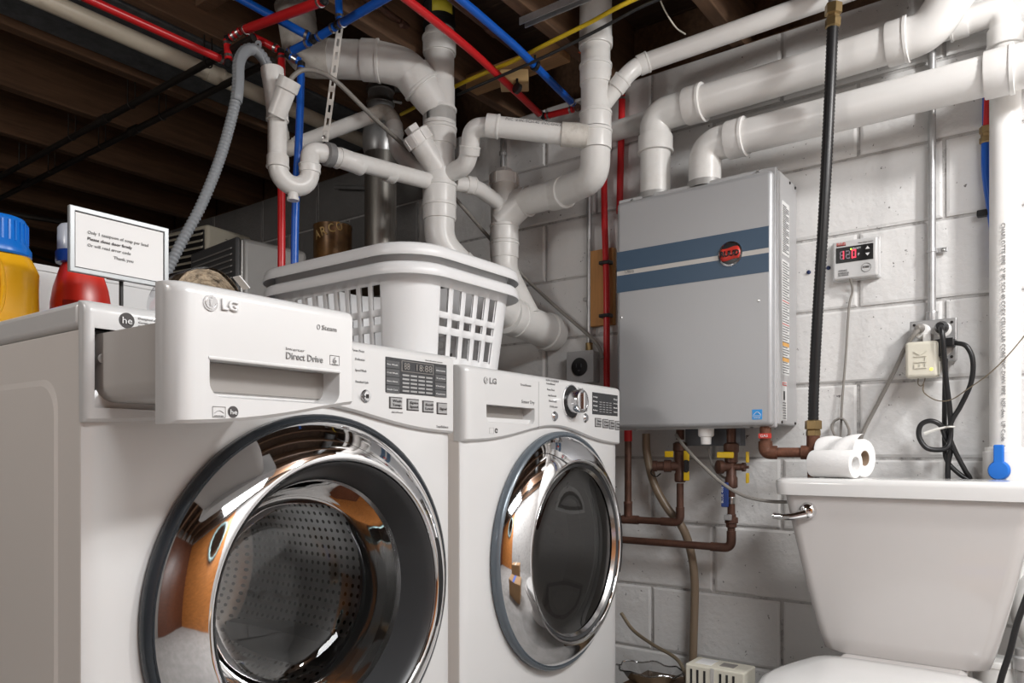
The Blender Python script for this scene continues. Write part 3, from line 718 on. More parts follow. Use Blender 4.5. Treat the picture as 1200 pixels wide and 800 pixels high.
def machine(name, label, x0, W_, H, lo, amp, kind, cx, R0):
    g = None
    cz = 0.562
    t = thing(name, label, name.replace('_', ' ') if kind == 'dryer' else 'washing machine', (cx, FY+DEP/2, 0))
    x1 = x0+W_
    # shell: two sides, back; feet below
    for x in (x0+0.0008, x1-0.0128):
        obj('side_panel', MB().box((x, FY+0.0165, 0.025), (x+0.012, FY+DEP, H-0.036)), 'enamel_side', t, smooth=False, bevel=0.002)
    obj('back_panel', MB().box((x0+0.013, FY+DEP-0.012, 0.025), (x1-0.013, FY+DEP, H-0.036)), 'enamel_side', t, smooth=False)
    obj('base', MB().box((x0+0.014, FY+0.04, 0.026), (x1-0.014, FY+DEP-0.014, 0.05)), 'plastic_grey', t, smooth=False)
    for fx in (x0+0.06, x1-0.06):
        for fy_ in (FY+0.10, FY+DEP-0.08):
            obj('foot', MB().lathe((fx, fy_, 0), EZ, [(0.026, 0), (0.026, 0.012), (0.014, 0.016), (0.014, 0.026)], 14), 'black', t)
    if kind == 'washer':                                   # shallow pressed field in the flank
        pr = [(y, z) for y, z in rrect(0.52, 0.60, 0.04)]
        bm_ = MB(); o_ = [V((x0-0.0012, FY+0.345+y, 0.58+z)) for y, z in pr]; i_ = [V((x0+0.001, FY+0.345+y*1.03, 0.58+z*1.03)) for y, z in pr]
        bm_.rings([i_, o_], caps=True); obj('pressed_field', bm_, 'enamel_side', t, smooth=False)
    # top
    obj('top_cover', MB().box((x0-0.001, FY+(0.0185 if kind == 'washer' else 0.031), H-0.034), (x1+0.001, FY+DEP, H)), 'enamel', t, bevel=0.008, seg=3, angle=60)
    # front with the round opening
    zt = lo+amp+0.012
    n = 72; b = MB(); ringC = []; ringC2 = []; ringR = []; ringE = []; ringB = []
    z0f, ro = 0.03, 0.205
    hw, yF, cxx = W_/2, FY+0.010, x0+W_/2
    for k in range(n):
        a = 2*PI*k/n; ca, sa = math.cos(a), math.sin(a)
        def hit(ins):
            w2 = (hw-ins+(cxx-cx) if ca > 0 else hw-ins-(cxx-cx)); hi = zt-cz; l2 = cz-z0f-ins
            s_ = min(w2/abs(ca) if abs(ca) > 1e-6 else 1e9, (hi/sa if sa > 1e-6 else 1e9), (l2/-sa if sa < -1e-6 else 1e9))
            return V((cx+ca*s_, 0, cz+sa*s_))
        ringC2.append(V((cx+ca*ro, yF+0.10, cz+sa*ro))); ringC.append(V((cx+ca*ro, yF, cz+sa*ro)))
        p = hit(0.026); ringR.append(V((p.x, yF, p.z)))
        p = hit(0.010); ringE.append(V((p.x, yF+0.002, p.z)))
        p = hit(0.001); ringB.append(V((p.x, yF+0.006, p.z)))
    b.rings([ringC2, ringC, ringR, ringE, ringB], caps=False)
    obj('front_panel', b, 'enamel', t, angle=30)
    # door: rim, chrome ring, glass, inner parts
    dr_ = obj('door', MB().lathe((cx, FY+0.010, cz), -EY, [(R0-0.004, 0), (R0, 0.004), (R0, 0.014), (R0-0.003, 0.020), (R0-0.008, 0.0225), (R0-0.011, 0.018), (R0-0.011, 0.0)], 96, caps=False), 'rim_dark' if kind == 'washer' else 'rim_grey', t, angle=50)
    obj('chrome_ring', MB().lathe((cx, FY+0.010, cz), -EY, [(R0-0.010, 0.018), (R0-0.013, 0.024), (R0-0.030, 0.040), (R0-0.050, 0.0535), (R0-0.064, 0.0600), (R0-0.068, 0.0612), (R0-0.072, 0.060), (R0-0.074, 0.055), (R0-0.075, 0.045)], 96, caps=False), 'chrome', dr_, angle=60)
    ri = R0-0.0752
    obj('inner_rim', MB().lathe((cx, FY+0.010, cz), -EY, [(ri, 0.056), (ri-0.004, 0.053), (ri-0.010, 0.042), (ri-0.018, 0.022), (ri-0.026, 0.0), (ri-0.030, -0.012)] if kind == 'washer' else [(ri, 0.056), (ri-0.004, 0.053), (ri-0.010, 0.042), (ri-0.014, 0.022), (ri-0.016, 0.0)], 72, caps=False), 'gasket', dr_)
    if kind == 'washer':
        prof = [(ri-0.029, -0.008), (ri-0.034, -0.030), (ri-0.042, -0.060), (ri-0.054, -0.085), (ri-0.078, -0.104), (ri-0.115, -0.114), (0.03, -0.117), (0.0005, -0.1175)]
        obj('glass_bowl', MB().lathe((cx, FY+0.010, cz), -EY, prof, 72, caps=False), 'glass_w', dr_, angle=180)
        obj('bowl_ring', MB().lathe((cx, FY+0.010, cz), -EY, [(ri-0.026, -0.004), (ri-0.029, 0.000), (ri-0.032, -0.008)], 72, caps=False), 'chrome_soft', dr_)
    else:
        prof = [(ri-0.004, 0.046), (ri-0.020, 0.038), (ri-0.045, 0.031), (ri-0.09, 0.027), (ri-0.15, 0.026), (0.0005, 0.026)]
        obj('glass_pane', MB().lathe((cx, FY+0.010, cz), -EY, prof, 72, caps=False), 'glass_d', dr_, angle=180)
        obj('pane_ring', MB().lathe((cx, FY+0.010, cz), -EY, [(ri-0.004, 0.049), (ri-0.008, 0.053), (ri-0.014, 0.045)], 72, caps=False), 'chrome_soft', dr_)
        obj('inner_window', MB().lathe((cx, FY+0.010, cz), -EY, [(0.165, -0.03), (0.155, -0.06), (0.11, -0.085), (0.0005, -0.09)], 48, caps=False), 'gasket', dr_)
    # finger recess in the ring's right flank
    hb = MB(); rr = []
    for k in range(19):
        a = math.radians(-20+k*40/18); e = 0.35+0.65*math.sin(PI*k/18)**0.5
        ring = []
        for (dr0, dy) in ((0.009, 0.0), (0.007, 0.0035), (-0.007, 0.0035), (-0.009, 0.0)):
            rad = R0-0.062+dr0*e; h_ = 0.0595-max(0, dr0*e)*0.45+dy*0.6
            ring.append(V((cx+math.cos(a)*rad, FY+0.010-h_, cz+math.sin(a)*rad)))
        rr.append(ring)
    hb.rings(rr, caps=True); obj('finger_recess', hb, 'black', dr_)
    # gasket and drum
    obj('gasket', MB().lathe((cx, FY+0.022, cz), EY, [(0.204, 0), (0.196, 0.02), (0.199, 0.035), (0.190, 0.05), (0.192, 0.065), (0.186, 0.085)], 56, caps=False), 'gasket', t)
    if kind == 'washer':
        dm = obj('drum', MB().lathe((cx, FY+0.115, cz), EY, [(0.186, 0), (0.225, 0.008), (0.245, 0.02), (0.245, 0.42), (0.22, 0.44), (0.10, 0.455), (0.0005, 0.458)], 64, caps=False), 'drum', t)
        uvl = dm.data.uv_layers.new(name='drum'); dz = wloc(dm)
        for lp_ in dm.data.loops:
            q = dm.data.vertices[lp_.vertex_index].co+wloc(t); a = math.atan2(q.z-cz, q.x-cx)/(2*PI); rr_ = math.hypot(q.x-cx, q.z-cz)
            uvl.data[lp_.index].uv = (a*84, (q.y-FY)/0.018 if q.y < FY+0.53 else (0.53+0.245-rr_)/0.018)
        for pl_ in dm.data.polygons:                       # no wrap-round inside a face
            us = [uvl.data[i].uv.x for i in pl_.loop_indices]
            if max(us)-min(us) > 42:
                for i in pl_.loop_indices:
                    if uvl.data[i].uv.x < 0: uvl.data[i].uv.x += 84
        for k in range(3):
            a = math.radians(80+120*k)
            u = V((math.cos(a), 0, math.sin(a))); v = V((-math.sin(a), 0, math.cos(a)))
            pts = [V((cx, FY+0.15+0.36*q/8, cz))+u*0.226 for q in range(9)]
            lb = MB(); rings = []
            for q, p in enumerate(pts):
                e = 0.55+0.45*math.sin(PI*q/8)
                rings.append([p+u*0.018+v*0.045*e, p-u*0.012*e+v*0.024*e, p-u*0.030*e, p-u*0.012*e-v*0.024*e, p+u*0.018-v*0.045*e])
            lb.rings(rings, caps=True); obj('lifter', lb, 'steel_in', dm, angle=70)
    else:
        obj('drum', MB().lathe((cx, FY+0.12, cz), EY, [(0.20, 0), (0.28, 0.01), (0.28, 0.45), (0.0005, 0.46)], 48, caps=False), 'steel_in', t)
    return t, cx, cz

UX, UZ = EX, EZ
DRY = [0.0, V((1.150, FY, 0))]              # the dryer stands turned a little about its front left corner
def P(px, py, y=FY):
    """point of a machine's own (unturned) frame seen at a picture position"""
    if not DRY[0]: return atY(px, py, y)
    Rm = Matrix.Rotation(-DRY[0], 3, 'Z'); q = DRY[1]
    o = q+Rm @ (ORG-q); r = Rm @ ray(px, py)
    return o+r*((y-o.y)/r.y)
def lab(par, s, px, py, hpx, m='ink_grey', wpx=None, y=FY, align='L', **k):
    """lettering on a machine face at depth y, sized from pixel height and width"""
    p = P(px, py, y); d = (p-ORG).dot(FWD)
    wd = None
    if wpx: wd = P(px+wpx, py, y).x-p.x
    return text(s, p, UX, UZ, hpx*d/F, m, par, width=wd, align=align, **k)
def he_mark(par, px, py, y, r=0.0095):
    p = P(px, py, y)
    o = obj('mark', MB().lathe(p, -EY, [(r, 0), (r, 0.0006), (0.0001, 0.0006)], 28), 'ink', par)
    text('he', p-UX*r*0.62-UZ*r*0.42-EY*0.0008, UX, UZ, r*0.85, 'ink_white', o, width=r*1.25)
    return o
def round_logo(par, p, r, m, mface, inset):
    """round emblem: a face made of a letter L, a bow and a dot, beside the two letters"""
    o = obj('emblem', MB().lathe(p, -EY, [(r, 0), (r*0.97, 0.0015), (0.0001, 0.0015)], 32), m, par)
    bow = [p-EY*0.0018+V((math.cos(a)*r*0.70, 0, math.sin(a)*r*0.70)) for a in [math.radians(75+k*285/20) for k in range(21)]]
    obj('emblem_bow', MB().tube(bow, r*0.075, 6), mface, o)
    obj('emblem_bar', MB().tube([p-EY*0.0018+V((-r*0.10, 0, r*0.38)), p-EY*0.0018+V((-r*0.10, 0, -r*0.32)), p-EY*0.0018+V((r*0.22, 0, -r*0.32))], r*0.085, 6), mface, o)
    obj('emblem_dot', MB().lathe(p-EY*0.0016+V((-r*0.45, 0, r*0.30)), -EY, [(r*0.13, 0), (0.0001, 0.0006)], 10), mface, o)
    return o
def key(par, pxc, pyc, wpx, hpx, m='key_grey', y=FY, name='button', txt=None):
    p = P(pxc, pyc, y); d = (p-ORG).dot(FWD)
    w2 = (P(pxc+wpx/2, pyc, y).x-P(pxc-wpx/2, pyc, y).x)/2; h2 = hpx*d/F/2
    b_ = obj(name+'_frame', MB().box((p.x-w2-0.0018, y-0.0008, p.z-h2-0.0018), (p.x+w2+0.0018, y+0.002, p.z+h2+0.0018)), 'ink', par, smooth=False)
    o = obj(name, MB().box((p.x-w2, y-0.003, p.z-h2), (p.x+w2, y+0.001, p.z+h2)), m, par, smooth=False, bevel=0.0008)
    if txt:
        ls = txt.split('\n')
        for k, s in enumerate(ls):
            text(s, (p.x-w2*0.75, y-0.0032, p.z+(h2*0.15 if len(ls) > 1 and k == 0 else -h2*0.65 if len(ls) > 1 else -h2*0.3)), UX, UZ, h2*0.5, 'ink', o, width=w2*1.5)
    return o
def knob_button(par, px, py, r, y=FY, txt=None):
    p = P(px, py, y)
    o = obj('round_button', MB().lathe(p, -EY, [(r*1.18, 0), (r*1.18, 0.002), (r*1.02, 0.0035), (r, 0.002), (r, 0.004), (r*0.85, 0.0058), (0.0001, 0.0062)], 30), 'chrome_soft', par)
    return o

# ------------------------------------------------------------------ washer
WX0, WH, WW = 0.434, 0.981, 0.683
wlo, wamp = 0.829, 0.040
ws, wcx, wcz = machine('washing_machine', 'white front-loading washer on the left with its detergent drawer pulled open', WX0, WW, WH, wlo, wamp, 'washer', 0.793, 0.292)
cp = obj('control_panel', panel_mesh(WX0, WX0+WW, WH-0.001, wlo, wamp, lambda x: (x-WX0)/WW, FY, FY+0.018, rl=0.008, rr=0.006), 'plastic_white', ws, angle=30)
tx0, tx1, tz0, tz1 = 0.452, 0.668, 0.856, 0.940
cut = obj('cut', MB().box((tx0-0.008, FY-0.05, tz0-0.008), (tx1+0.008, FY+0.2, tz1+0.006)), 'black'); boolean(cp, [cut])
obj('drawer_bay', MB().add([(x, y, z) for y in (FY+0.004, FY+0.0178) for (x, z) in ((tx0-0.008, tz0-0.008), (tx1+0.008, tz0-0.008), (tx1+0.008, tz1+0.006), (tx0-0.008, tz1+0.006))],
    [(4,5,6,7), (0,1,5,4), (1,2,6,5), (2,3,7,6), (3,0,4,7)]), 'gasket', ws, smooth=False)
# drawer, pulled 0.18 m forward
DY = 0.785
dl, drr = P(183, 420, DY+0.040).x, P(415, 420, DY).x
dw = obj('drawer', panel_mesh(dl, drr, WH+0.003, wlo-0.006, wamp, lambda x: (x-WX0)/WW*1.05, DY, DY+0.042, n=24, rl=0.024, rr=0.005), 'plastic_white', ws, angle=30)
q0, q1 = P(244, 419, DY), P(399, 474, DY)
zt_, zb_ = P(320, 428, DY).z, P(320, 471, DY).z
pts = [(x, z) for x, z in rrect(q1.x-q0.x, zt_-zb_, 0.016)]
mx_, mz_ = (q0.x+q1.x)/2, (zt_+zb_)/2
def slot(cx_, cz_, w_, h_, r, ya, yb, sh=0.82):
    """cutter: square top corners, round lower ones, narrowing inwards"""
    rings = []
    for y, s in ((ya, 1.0), (yb, sh)):
        ring = []
        for a in [k*PI/2/6 for k in range(7)]: ring.append(V((cx_+w_/2*s-r+r*math.cos(-PI/2+a), y, cz_-h_/2+r+r*math.sin(-PI/2+a)+(0.006 if s < 1 else 0))))
        ring += [V((cx_+w_/2*s, y, cz_+h_/2)), V((cx_-w_/2*s, y, cz_+h_/2))]
        for a in [k*PI/2/6 for k in range(7)]: ring.append(V((cx_-w_/2*s+r+r*math.cos(PI+a), y, cz_-h_/2+r+r*math.sin(PI+a)+(0.006 if s < 1 else 0))))
        rings.append(ring)
    return MB().rings(rings, caps=True)
boolean(dw, [obj('cut', slot(mx_, mz_, q1.x-q0.x, zt_-zb_, 0.017, DY-0.01, DY+0.030, 0.93), 'black')])
obj('handle_liner', MB().box((q0.x+0.006, DY+0.027, zb_+0.010), (q1.x-0.006, DY+0.0295, zt_-0.001)), 'recess', dw, smooth=False)
obj('handle_lip', MB().box((q0.x, DY-0.0015, zt_-0.001), (q1.x, DY+0.010, zt_+0.003)), 'plastic_white', dw, smooth=False, bevel=0.0015)
# the tray behind it
trr = []
for y, s in ((DY+0.040, 1.0), (FY+0.16, 0.97)):
    ring = []
    xa, xb = tx0, tx1; r = 0.020
    ring += [V((xb, y, tz1)), V((xa, y, tz1))]
    for k in range(6): a = PI+PI/2*k/5; ring.append(V((xa+r+r*math.cos(a), y, tz0+r+r*math.sin(a))))
    for k in range(6): a = 3*PI/2+PI/2*k/5; ring.append(V((xb-r+r*math.cos(a), y, tz0+r+r*math.sin(a))))
    trr.append(ring)
obj('drawer_tray', MB().rings(trr, caps=True), 'plastic_grey', dw, angle=30)
# marks on the drawer front
dface = DY
lp = P(246.5, 355, dface); round_logo(dw, lp, 0.0092, 'chrome_soft', 'plastic_white', 0)
lab(dw, 'LG', 259, 362, 12, 'ink_white', 19, y=dface, bold=0.035, thick=0.0022)
lab(dw, 'Steam', 377, 386, 5.5, 'ink_grey', 17, y=dface)
sp = P(373, 383, dface)
obj('steam_mark', MB().tube([sp-EY*0.0008+V((math.cos(a)*0.0022, 0, math.sin(a)*0.003)) for a in [k*2*PI/14 for k in range(15)]], 0.0004, 5), 'ink_grey', dw)
lab(dw, 'Inverter', 335, 409.5, 3, 'key_grey', 22, y=dface)
lab(dw, 'Direct Drive', 335, 420, 8, 'ink_grey', 43, y=dface, bold=0.008)
def outline(par, x0_, y0_, x1_, y1_, yy, m='ink_grey', r=0.0004):
    a_, b_ = P(x0_, y0_, yy), P(x1_, y1_, yy)
    q_ = [V((a_.x, yy-0.0005, a_.z)), V((b_.x, yy-0.0005, a_.z)), V((b_.x, yy-0.0005, b_.z)), V((a_.x, yy-0.0005, b_.z)), V((a_.x, yy-0.0005, a_.z))]
    return obj('mark_outline', MB().tube(q_, r, 4), m, par)
o_ = outline(dw, 386.5, 416, 397.5, 428, dface)
lab(o_, '6', 390, 425, 7, 'ink_grey', 4, y=dface-0.0003); lab(o_, 'motion', 388.5, 427.2, 1.6, 'ink_grey', 7, y=dface-0.0003)
o_ = outline(dw, 249, 476, 264, 489, dface, 'key_grey')
obj('star_arc', MB().tube([P(251+k*1.1, 484-3*math.sin(k/10*PI), dface)-EY*0.0005 for k in range(11)], 0.0004, 5), 'key_grey', o_)
lab(o_, 'energy', 251, 487.5, 2, 'key_grey', 11, y=dface)
he_mark(dw, 273, 482.5, dface, 0.0068)
# sticker at the panel's left end
he_mark(cp, 148.5, 375.5, FY, 0.0098)
for k, s in enumerate(['Designed especially to use', 'Conçu exclusivement pour', 'Diseñado especialmente para']):
    lab(cp, s, 162, 374+k*4.6, 2.4, 'key_grey', 46)
obj('screw', MB().lathe(P(120, 420), -EY, [(0.006, 0), (0.006, 0.001), (0.004, 0.0015), (0.0035, 0.0004), (0.0001, 0.0004)], 14), 'recess', cp)
# display and keys on the right
a_, b_ = P(451.5, 414, FY), P(523, 466, FY)
zt1 = P(487, 422.5, FY).z; zb1 = P(487, 462.5, FY).z
dsp = obj('display', MB().box((a_.x, FY-0.0012, zb1), (b_.x, FY+0.002, zt1)), 'dark', ws, smooth=False, bevel=0.0008)
dwid, dhei = b_.x-a_.x, zt1-zb1
for k in range(4):
    for side in (0, 1):
        x_ = a_.x+0.001 if side == 0 else b_.x-0.001-dwid*0.20
        z_ = zt1-0.004-(k+1)*dhei*0.235
        o_ = obj('display_key', MB().box((x_, FY-0.0018, z_), (x_+dwid*0.20, FY-0.0006, z_+dhei*0.20)), 'dark2', dsp, smooth=False)
        text([['Pre Wash', 'Cold Wash', 'Extra Rinse', 'Fresh Care'], ['Steam', 'Turbo', 'Delay', 'Custom']][side][k], (x_+0.001, FY-0.0019, z_+dhei*0.07), UX, UZ, 0.0026, 'ink_white', o_, width=dwid*0.16)
sc_ = obj('readout', MB().box((a_.x+dwid*0.24, FY-0.0017, zt1-dhei*0.36), (b_.x-dwid*0.235, FY-0.0006, zt1-dhei*0.05)), 'recess', dsp, smooth=False)
obj('readout_glass', MB().box((a_.x+dwid*0.25, FY-0.0019, zt1-dhei*0.345), (b_.x-dwid*0.245, FY-0.0016, zt1-dhei*0.065)), 'dark', sc_, smooth=False)
text('18:88', (a_.x+dwid*0.47, FY-0.0021, zt1-dhei*0.30), UX, UZ, dhei*0.19, 'recess', sc_, width=dwid*0.26)
text('88', (a_.x+dwid*0.27, FY-0.0021, zt1-dhei*0.30), UX, UZ, dhei*0.19, 'recess', sc_, width=dwid*0.09)
for r_ in range(5):
    for c_ in range(4):
        x_ = a_.x+dwid*(0.255+c_*0.128); z_ = zt1-dhei*(0.44+r_*0.113)
        obj('indicator', MB().box((x_, FY-0.0018, z_-dhei*0.05), (x_+dwid*0.105, FY-0.0008, z_)), 'key_grey', dsp, smooth=False)
for (px, py, w_, s) in ((463.5, 472, 13.5, 'Wash\nTemp.'), (483.5, 474.2, 12.5, 'Spin\nSpeed'), (501.3, 476.4, 11.5, 'Soil\nLevel'), (517.6, 478.6, 10.5, 'Signal')):
    key(cp, px, py, w_, 11.5, txt=s)
lab(cp, 'Add Coil Prewash', 458.5, 483.5, 1.8, 'ink_grey', 13)
kb = knob_button(cp, 428, 464, 0.0092)
lab(kb, 'II', 429.5, 466.5, 5, 'ink', 2.4, y=FY-0.0062)
o_ = obj('play_mark', MB().add([P(425.2, 467.0, FY-0.0064), P(425.2, 461.5, FY-0.0064), P(429, 464.6, FY-0.0064)], [(0, 1, 2)]), 'ink', kb, smooth=False)
for px, py, s, w_ in ((412.5, 411, 'Perm. Press', 14), (416, 421.5, 'Delicates', 11), (416, 434.5, 'Speed Wash', 13), (416.5, 448, 'Download Cycle', 15)):
    lab(cp, s, px, py, 2.6, 'ink_grey', w_)
lab(cp, 'TrueBalance', 511, 501, 3, 'ink_grey', 14)
lab(cp, 'Anti-vibration system', 498, 422.5, 1.6, 'key_grey', 20)

# ------------------------------------------------------------------ dryer
DX0, DH, DW = 1.150, 0.969, 0.688
DRY[0] = math.radians(2.2)
dlo, damp = 0.814, 0.040
dy_, dcx, dcz = machine('clothes_dryer', 'white front-loading clothes dryer with a chrome dial, standing right of the washer', DX0, DW, DH, dlo, damp, 'dryer', 1.524, 0.281)
dp_ = obj('control_panel', panel_mesh(DX0, DX0+DW, DH-0.001, dlo, damp, lambda x: (x-DX0)/DW, FY, FY+0.030, rl=0.016, rr=0.010), 'plastic_white', dy_, angle=30)
q0, q1 = P(569.5, 474, FY), P(627, 497, FY)
zt_, zb_ = P(598, 476, FY).z, P(598, 496.5, FY).z
boolean(dp_, [obj('cut', slot((q0.x+q1.x)/2, (zt_+zb_)/2, q1.x-q0.x, zt_-zb_, 0.012, FY-0.01, FY+0.028, 0.93), 'black')])
obj('handle_liner', MB().box((q0.x+0.005, FY+0.025, zb_+0.008), (q1.x-0.012, FY+0.0275, zt_-0.001)), 'recess', dp_, smooth=False)
round_logo(dp_, P(569, 445.5, FY), 0.0070, 'ink_grey', 'sheet', 0)
lab(dp_, 'LG', 573.5, 449, 6.5, 'ink_grey', 8, bold=0.03)
lab(dp_, 'TrueSteam', 609.5, 451.5, 2.6, 'ink_grey', 12.5)
lab(dp_, 'Sensor Dry', 611, 472, 4, 'ink_grey', 15)
he_mark(dp_, 581.5, 504.5, FY, 0.0052)
outline(dp_, 573.5, 501, 578.5, 508, FY, 'key_grey', 0.0003)
obj('panel_joint', MB().box((P(631, 480).x, FY-0.0004, P(633, 501).z), (P(631, 480).x+0.0012, FY+0.002, P(631, 447).z)), 'key_grey', dp_, smooth=False)
for k, (px, py, s, w_) in enumerate(((639.5, 446, 'STEAM CYCLES/SENSOR', 15), (640, 450, 'Cotton/Normal', 10), (641, 457, 'Perm. Press', 8.5), (642, 464, 'Anti Bacterial', 9.5), (643, 470.5, 'Mixed Loads', 9), (644.5, 477, 'Delicates', 8.5),
                                 (677, 456, 'Towels', 6), (680, 463, 'Bulky', 4), (682, 468, 'Jeans', 4), (683, 474, 'Sport', 3.5), (681, 481, 'Manual Dry', 7))):
    lab(dp_, s, px, py, 2.3, 'ink_grey', w_)
kc = P(668.5, 470.5, FY)
kn = obj('dial', MB().lathe(kc, -EY, [(0.0415, 0), (0.0415, 0.003), (0.039, 0.004), (0.038, 0.0015), (0.0001, 0.0015)], 44), 'chrome', dp_)
obj('dial_well', MB().lathe(kc, -EY, [(0.038, 0.001), (0.038, 0.0028), (0.0001, 0.0028)], 40), 'black', kn)
obj('dial_knob', MB().lathe(kc-EY*0.002, -EY, [(0.029, 0), (0.028, 0.012), (0.0285, 0.030), (0.0275, 0.033), (0.024, 0.0345), (0.0235, 0.033), (0.0001, 0.032)], 44), 'chrome_soft', kn)
obj('dial_grip', MB().obox(kc-EY*0.036, UX, EY, UZ, 0.006, 0.005, 0.022), 'chrome', kn, smooth=False, bevel=0.003)
knob_button(dp_, 649.5, 487.5, 0.0098); knob_button(dp_, 685.5, 489.5, 0.0098)
a_, b_ = P(694, 459, FY), P(723.5, 486, FY)
zt1 = P(709, 461.2, FY).z; zb1 = P(709, 486.4, FY).z
dsp = obj('display', MB().box((a_.x, FY-0.0012, zb1), (b_.x, FY+0.002, zt1)), 'dark', dy_, smooth=False, bevel=0.0008)
dwid, dhei = b_.x-a_.x, zt1-zb1
for r_ in range(5):
    for c_ in range(4):
        x_ = a_.x+dwid*(0.26+c_*0.13); z_ = zt1-dhei*(0.40+r_*0.11)
        obj('indicator', MB().box((x_, FY-0.0018, z_-dhei*0.03), (x_+dwid*0.085, FY-0.0008, z_)), 'key_grey', dsp, smooth=False)
for k in range(4):
    text(['Delay', 'Damp', 'Wrinkle', 'Reduce'][k], (a_.x+0.002, FY-0.0013, zt1-dhei*(0.24+k*0.2)), UX, UZ, 0.0035, 'ink_white', dsp, width=dwid*0.16)
    text(['Easy', 'Iron', 'Rack', 'Custom'][k], (b_.x-dwid*0.18, FY-0.0013, zt1-dhei*(0.24+k*0.2)), UX, UZ, 0.0035, 'ink_white', dsp, width=dwid*0.15)
for px, py, w_ in ((700.7, 495, 6.6), (709.2, 496.2, 6), (716.5, 497.4, 5.2), (723.0, 498.4, 4.2)):
    key(dp_, px, py, w_, 9, txt='Time\nDry' if px < 705 else 'Dry\nLevel')

Rm = Matrix.Rotation(DRY[0], 3, 'Z')
dy_.location = DRY[1]+Rm @ (dy_.location-DRY[1]); dy_.rotation_euler.z = DRY[0]
DRY[0] = 0.0

# ================================================================== THINGS ON THE MACHINES
ZW = WH+0.0005
def bottle(name, label, x, y, z, prof, sx, sy, m, cap_fn, grip=True):
    t = thing(name, label, 'bottle', (x, y, z), None)
    rings = []
    for r, h in prof:
        rings.append([V((x+math.copysign(abs(math.cos(a))**0.75, math.cos(a))*r*sx, y+math.copysign(abs(math.sin(a))**0.75, math.sin(a))*r*sy, z+h)) for a in [2*PI*k/36 for k in range(36)]])
    bo = obj('body', MB().rings(rings, caps=True), m, t, angle=60)
    return t
# yellow detergent bottle
yb = P(-5, 330, 1.42); yx, yy = yb.x-0.002, 1.42
dd = (V((yx, yy, 0))).dot(FWD)
ytop = CZ+(530-256)/F*dd
hb_ = ytop-ZW
yt = bottle('detergent_bottle', 'yellow detergent bottle with a big ribbed blue cap at the left edge', yx, yy, ZW,
            [(0.052, 0), (0.058, 0.006), (0.060, 0.04), (0.0595, 0.080), (0.0605, 0.105), (0.058, hb_-0.082), (0.051, hb_-0.066), (0.047, hb_-0.060)], 1.0, 0.95, 'detergent_yellow', None)
cpo = obj('cap', MB().lathe((yx, yy, ZW+hb_-0.062), EZ, [(0.050, 0), (0.0525, 0.003), (0.0525, 0.012), (0.0475, 0.020), (0.046, 0.056), (0.043, 0.062), (0.001, 0.062)], 40), 'cap_blue', yt)
for k in range(30):
    a = 2*PI*k/30; u = V((math.cos(a), math.sin(a), 0))
    obj('cap_rib', MB().obox(V((yx, yy, ZW+hb_-0.024))+u*0.0465, u, V((-u.y, u.x, 0)), EZ, 0.0015, 0.0016, 0.016), 'cap_blue', cpo, smooth=False)
for a in (-1.15, 0.35):                                    # moulded finger grips, proud of the body
    u = V((math.sin(-0.65+a*0.9), -math.cos(-0.65+a*0.9), 0)); v = V((-u.y, u.x, 0))
    rg = [V((yx, yy, ZW+0.075))+u*0.0585+v*(math.cos(q)*0.012)+EZ*(math.sin(q)*0.045) for q in [2*PI*k/24 for k in range(25)]]
    obj('grip_moulding', MB().tube(rg, 0.004, 8), 'detergent_yellow', yt)
# red detergent bottle
rb = P(95, 330, 1.40); rx_, ry_ = rb.x, 1.40
dd = V((rx_, ry_, 0)).dot(FWD); rtop = CZ+(530-267)/F*dd; hr = rtop-ZW
rt = bottle('detergent_bottle', 'red detergent bottle with a frosted cap, half hidden behind the framed notice', rx_, ry_, ZW,
            [(0.038, 0), (0.043, 0.005), (0.045, 0.03), (0.044, 0.07), (0.040, 0.098), (0.030, hr-0.072), (0.024, hr-0.060)], 1.05, 0.85, 'detergent_red', None)
rc = obj('cap', MB().lathe((rx_-0.012, ry_, ZW+hr-0.066), EZ, [(0.0275, 0), (0.0285, 0.004), (0.0285, 0.018), (0.026, 0.021), (0.001, 0.021)], 28), 'cap_navy', rt)
obj('measuring_cup', MB().lathe((rx_-0.012, ry_, ZW+hr-0.046), EZ, [(0.0255, 0), (0.0250, 0.040), (0.021, 0.046), (0.001, 0.046)], 28), 'cap_clear', rt)
obj('bottle_label', MB().rings([[V((rx_+math.copysign(abs(math.cos(a))**0.75, math.cos(a))*r*1.05, ry_+math.copysign(abs(math.sin(a))**0.75, math.sin(a))*r*0.85, ZW+h)) for a in [PI+0.6+k*0.12 for k in range(18)]] for r, h in ((0.0459, 0.02), (0.0459, 0.035), (0.0450, 0.07))], caps=False, closed=False), 'red', rt, solid=0.0006)
# white tub behind the bottles
ta, tb_ = P(30, 330, 1.655), P(174, 341, 1.62)
tubt = P(100, 325, 1.62).z
b = MB(); rings = []
for z, ins in ((ZW, 0.014), (tubt-0.012, 0.0), (tubt-0.012, -0.004), (tubt, -0.004), (tubt, 0.006), (ZW+0.006, 0.018)):
    rings.append([V((WX0+0.04+ins, 1.575+ins*0.6, z)), V((tb_.x-ins, 1.575+ins*0.6, z)), V((tb_.x-ins, 1.695-ins*0.6, z)), V((WX0+0.04+ins, 1.695-ins*0.6, z))])
b.rings(rings, caps=True)
tag(obj('storage_tub', b, 'tub', bevel=0.004, smooth=False), 'low white plastic tub behind the detergent bottles on the washer', 'tub')

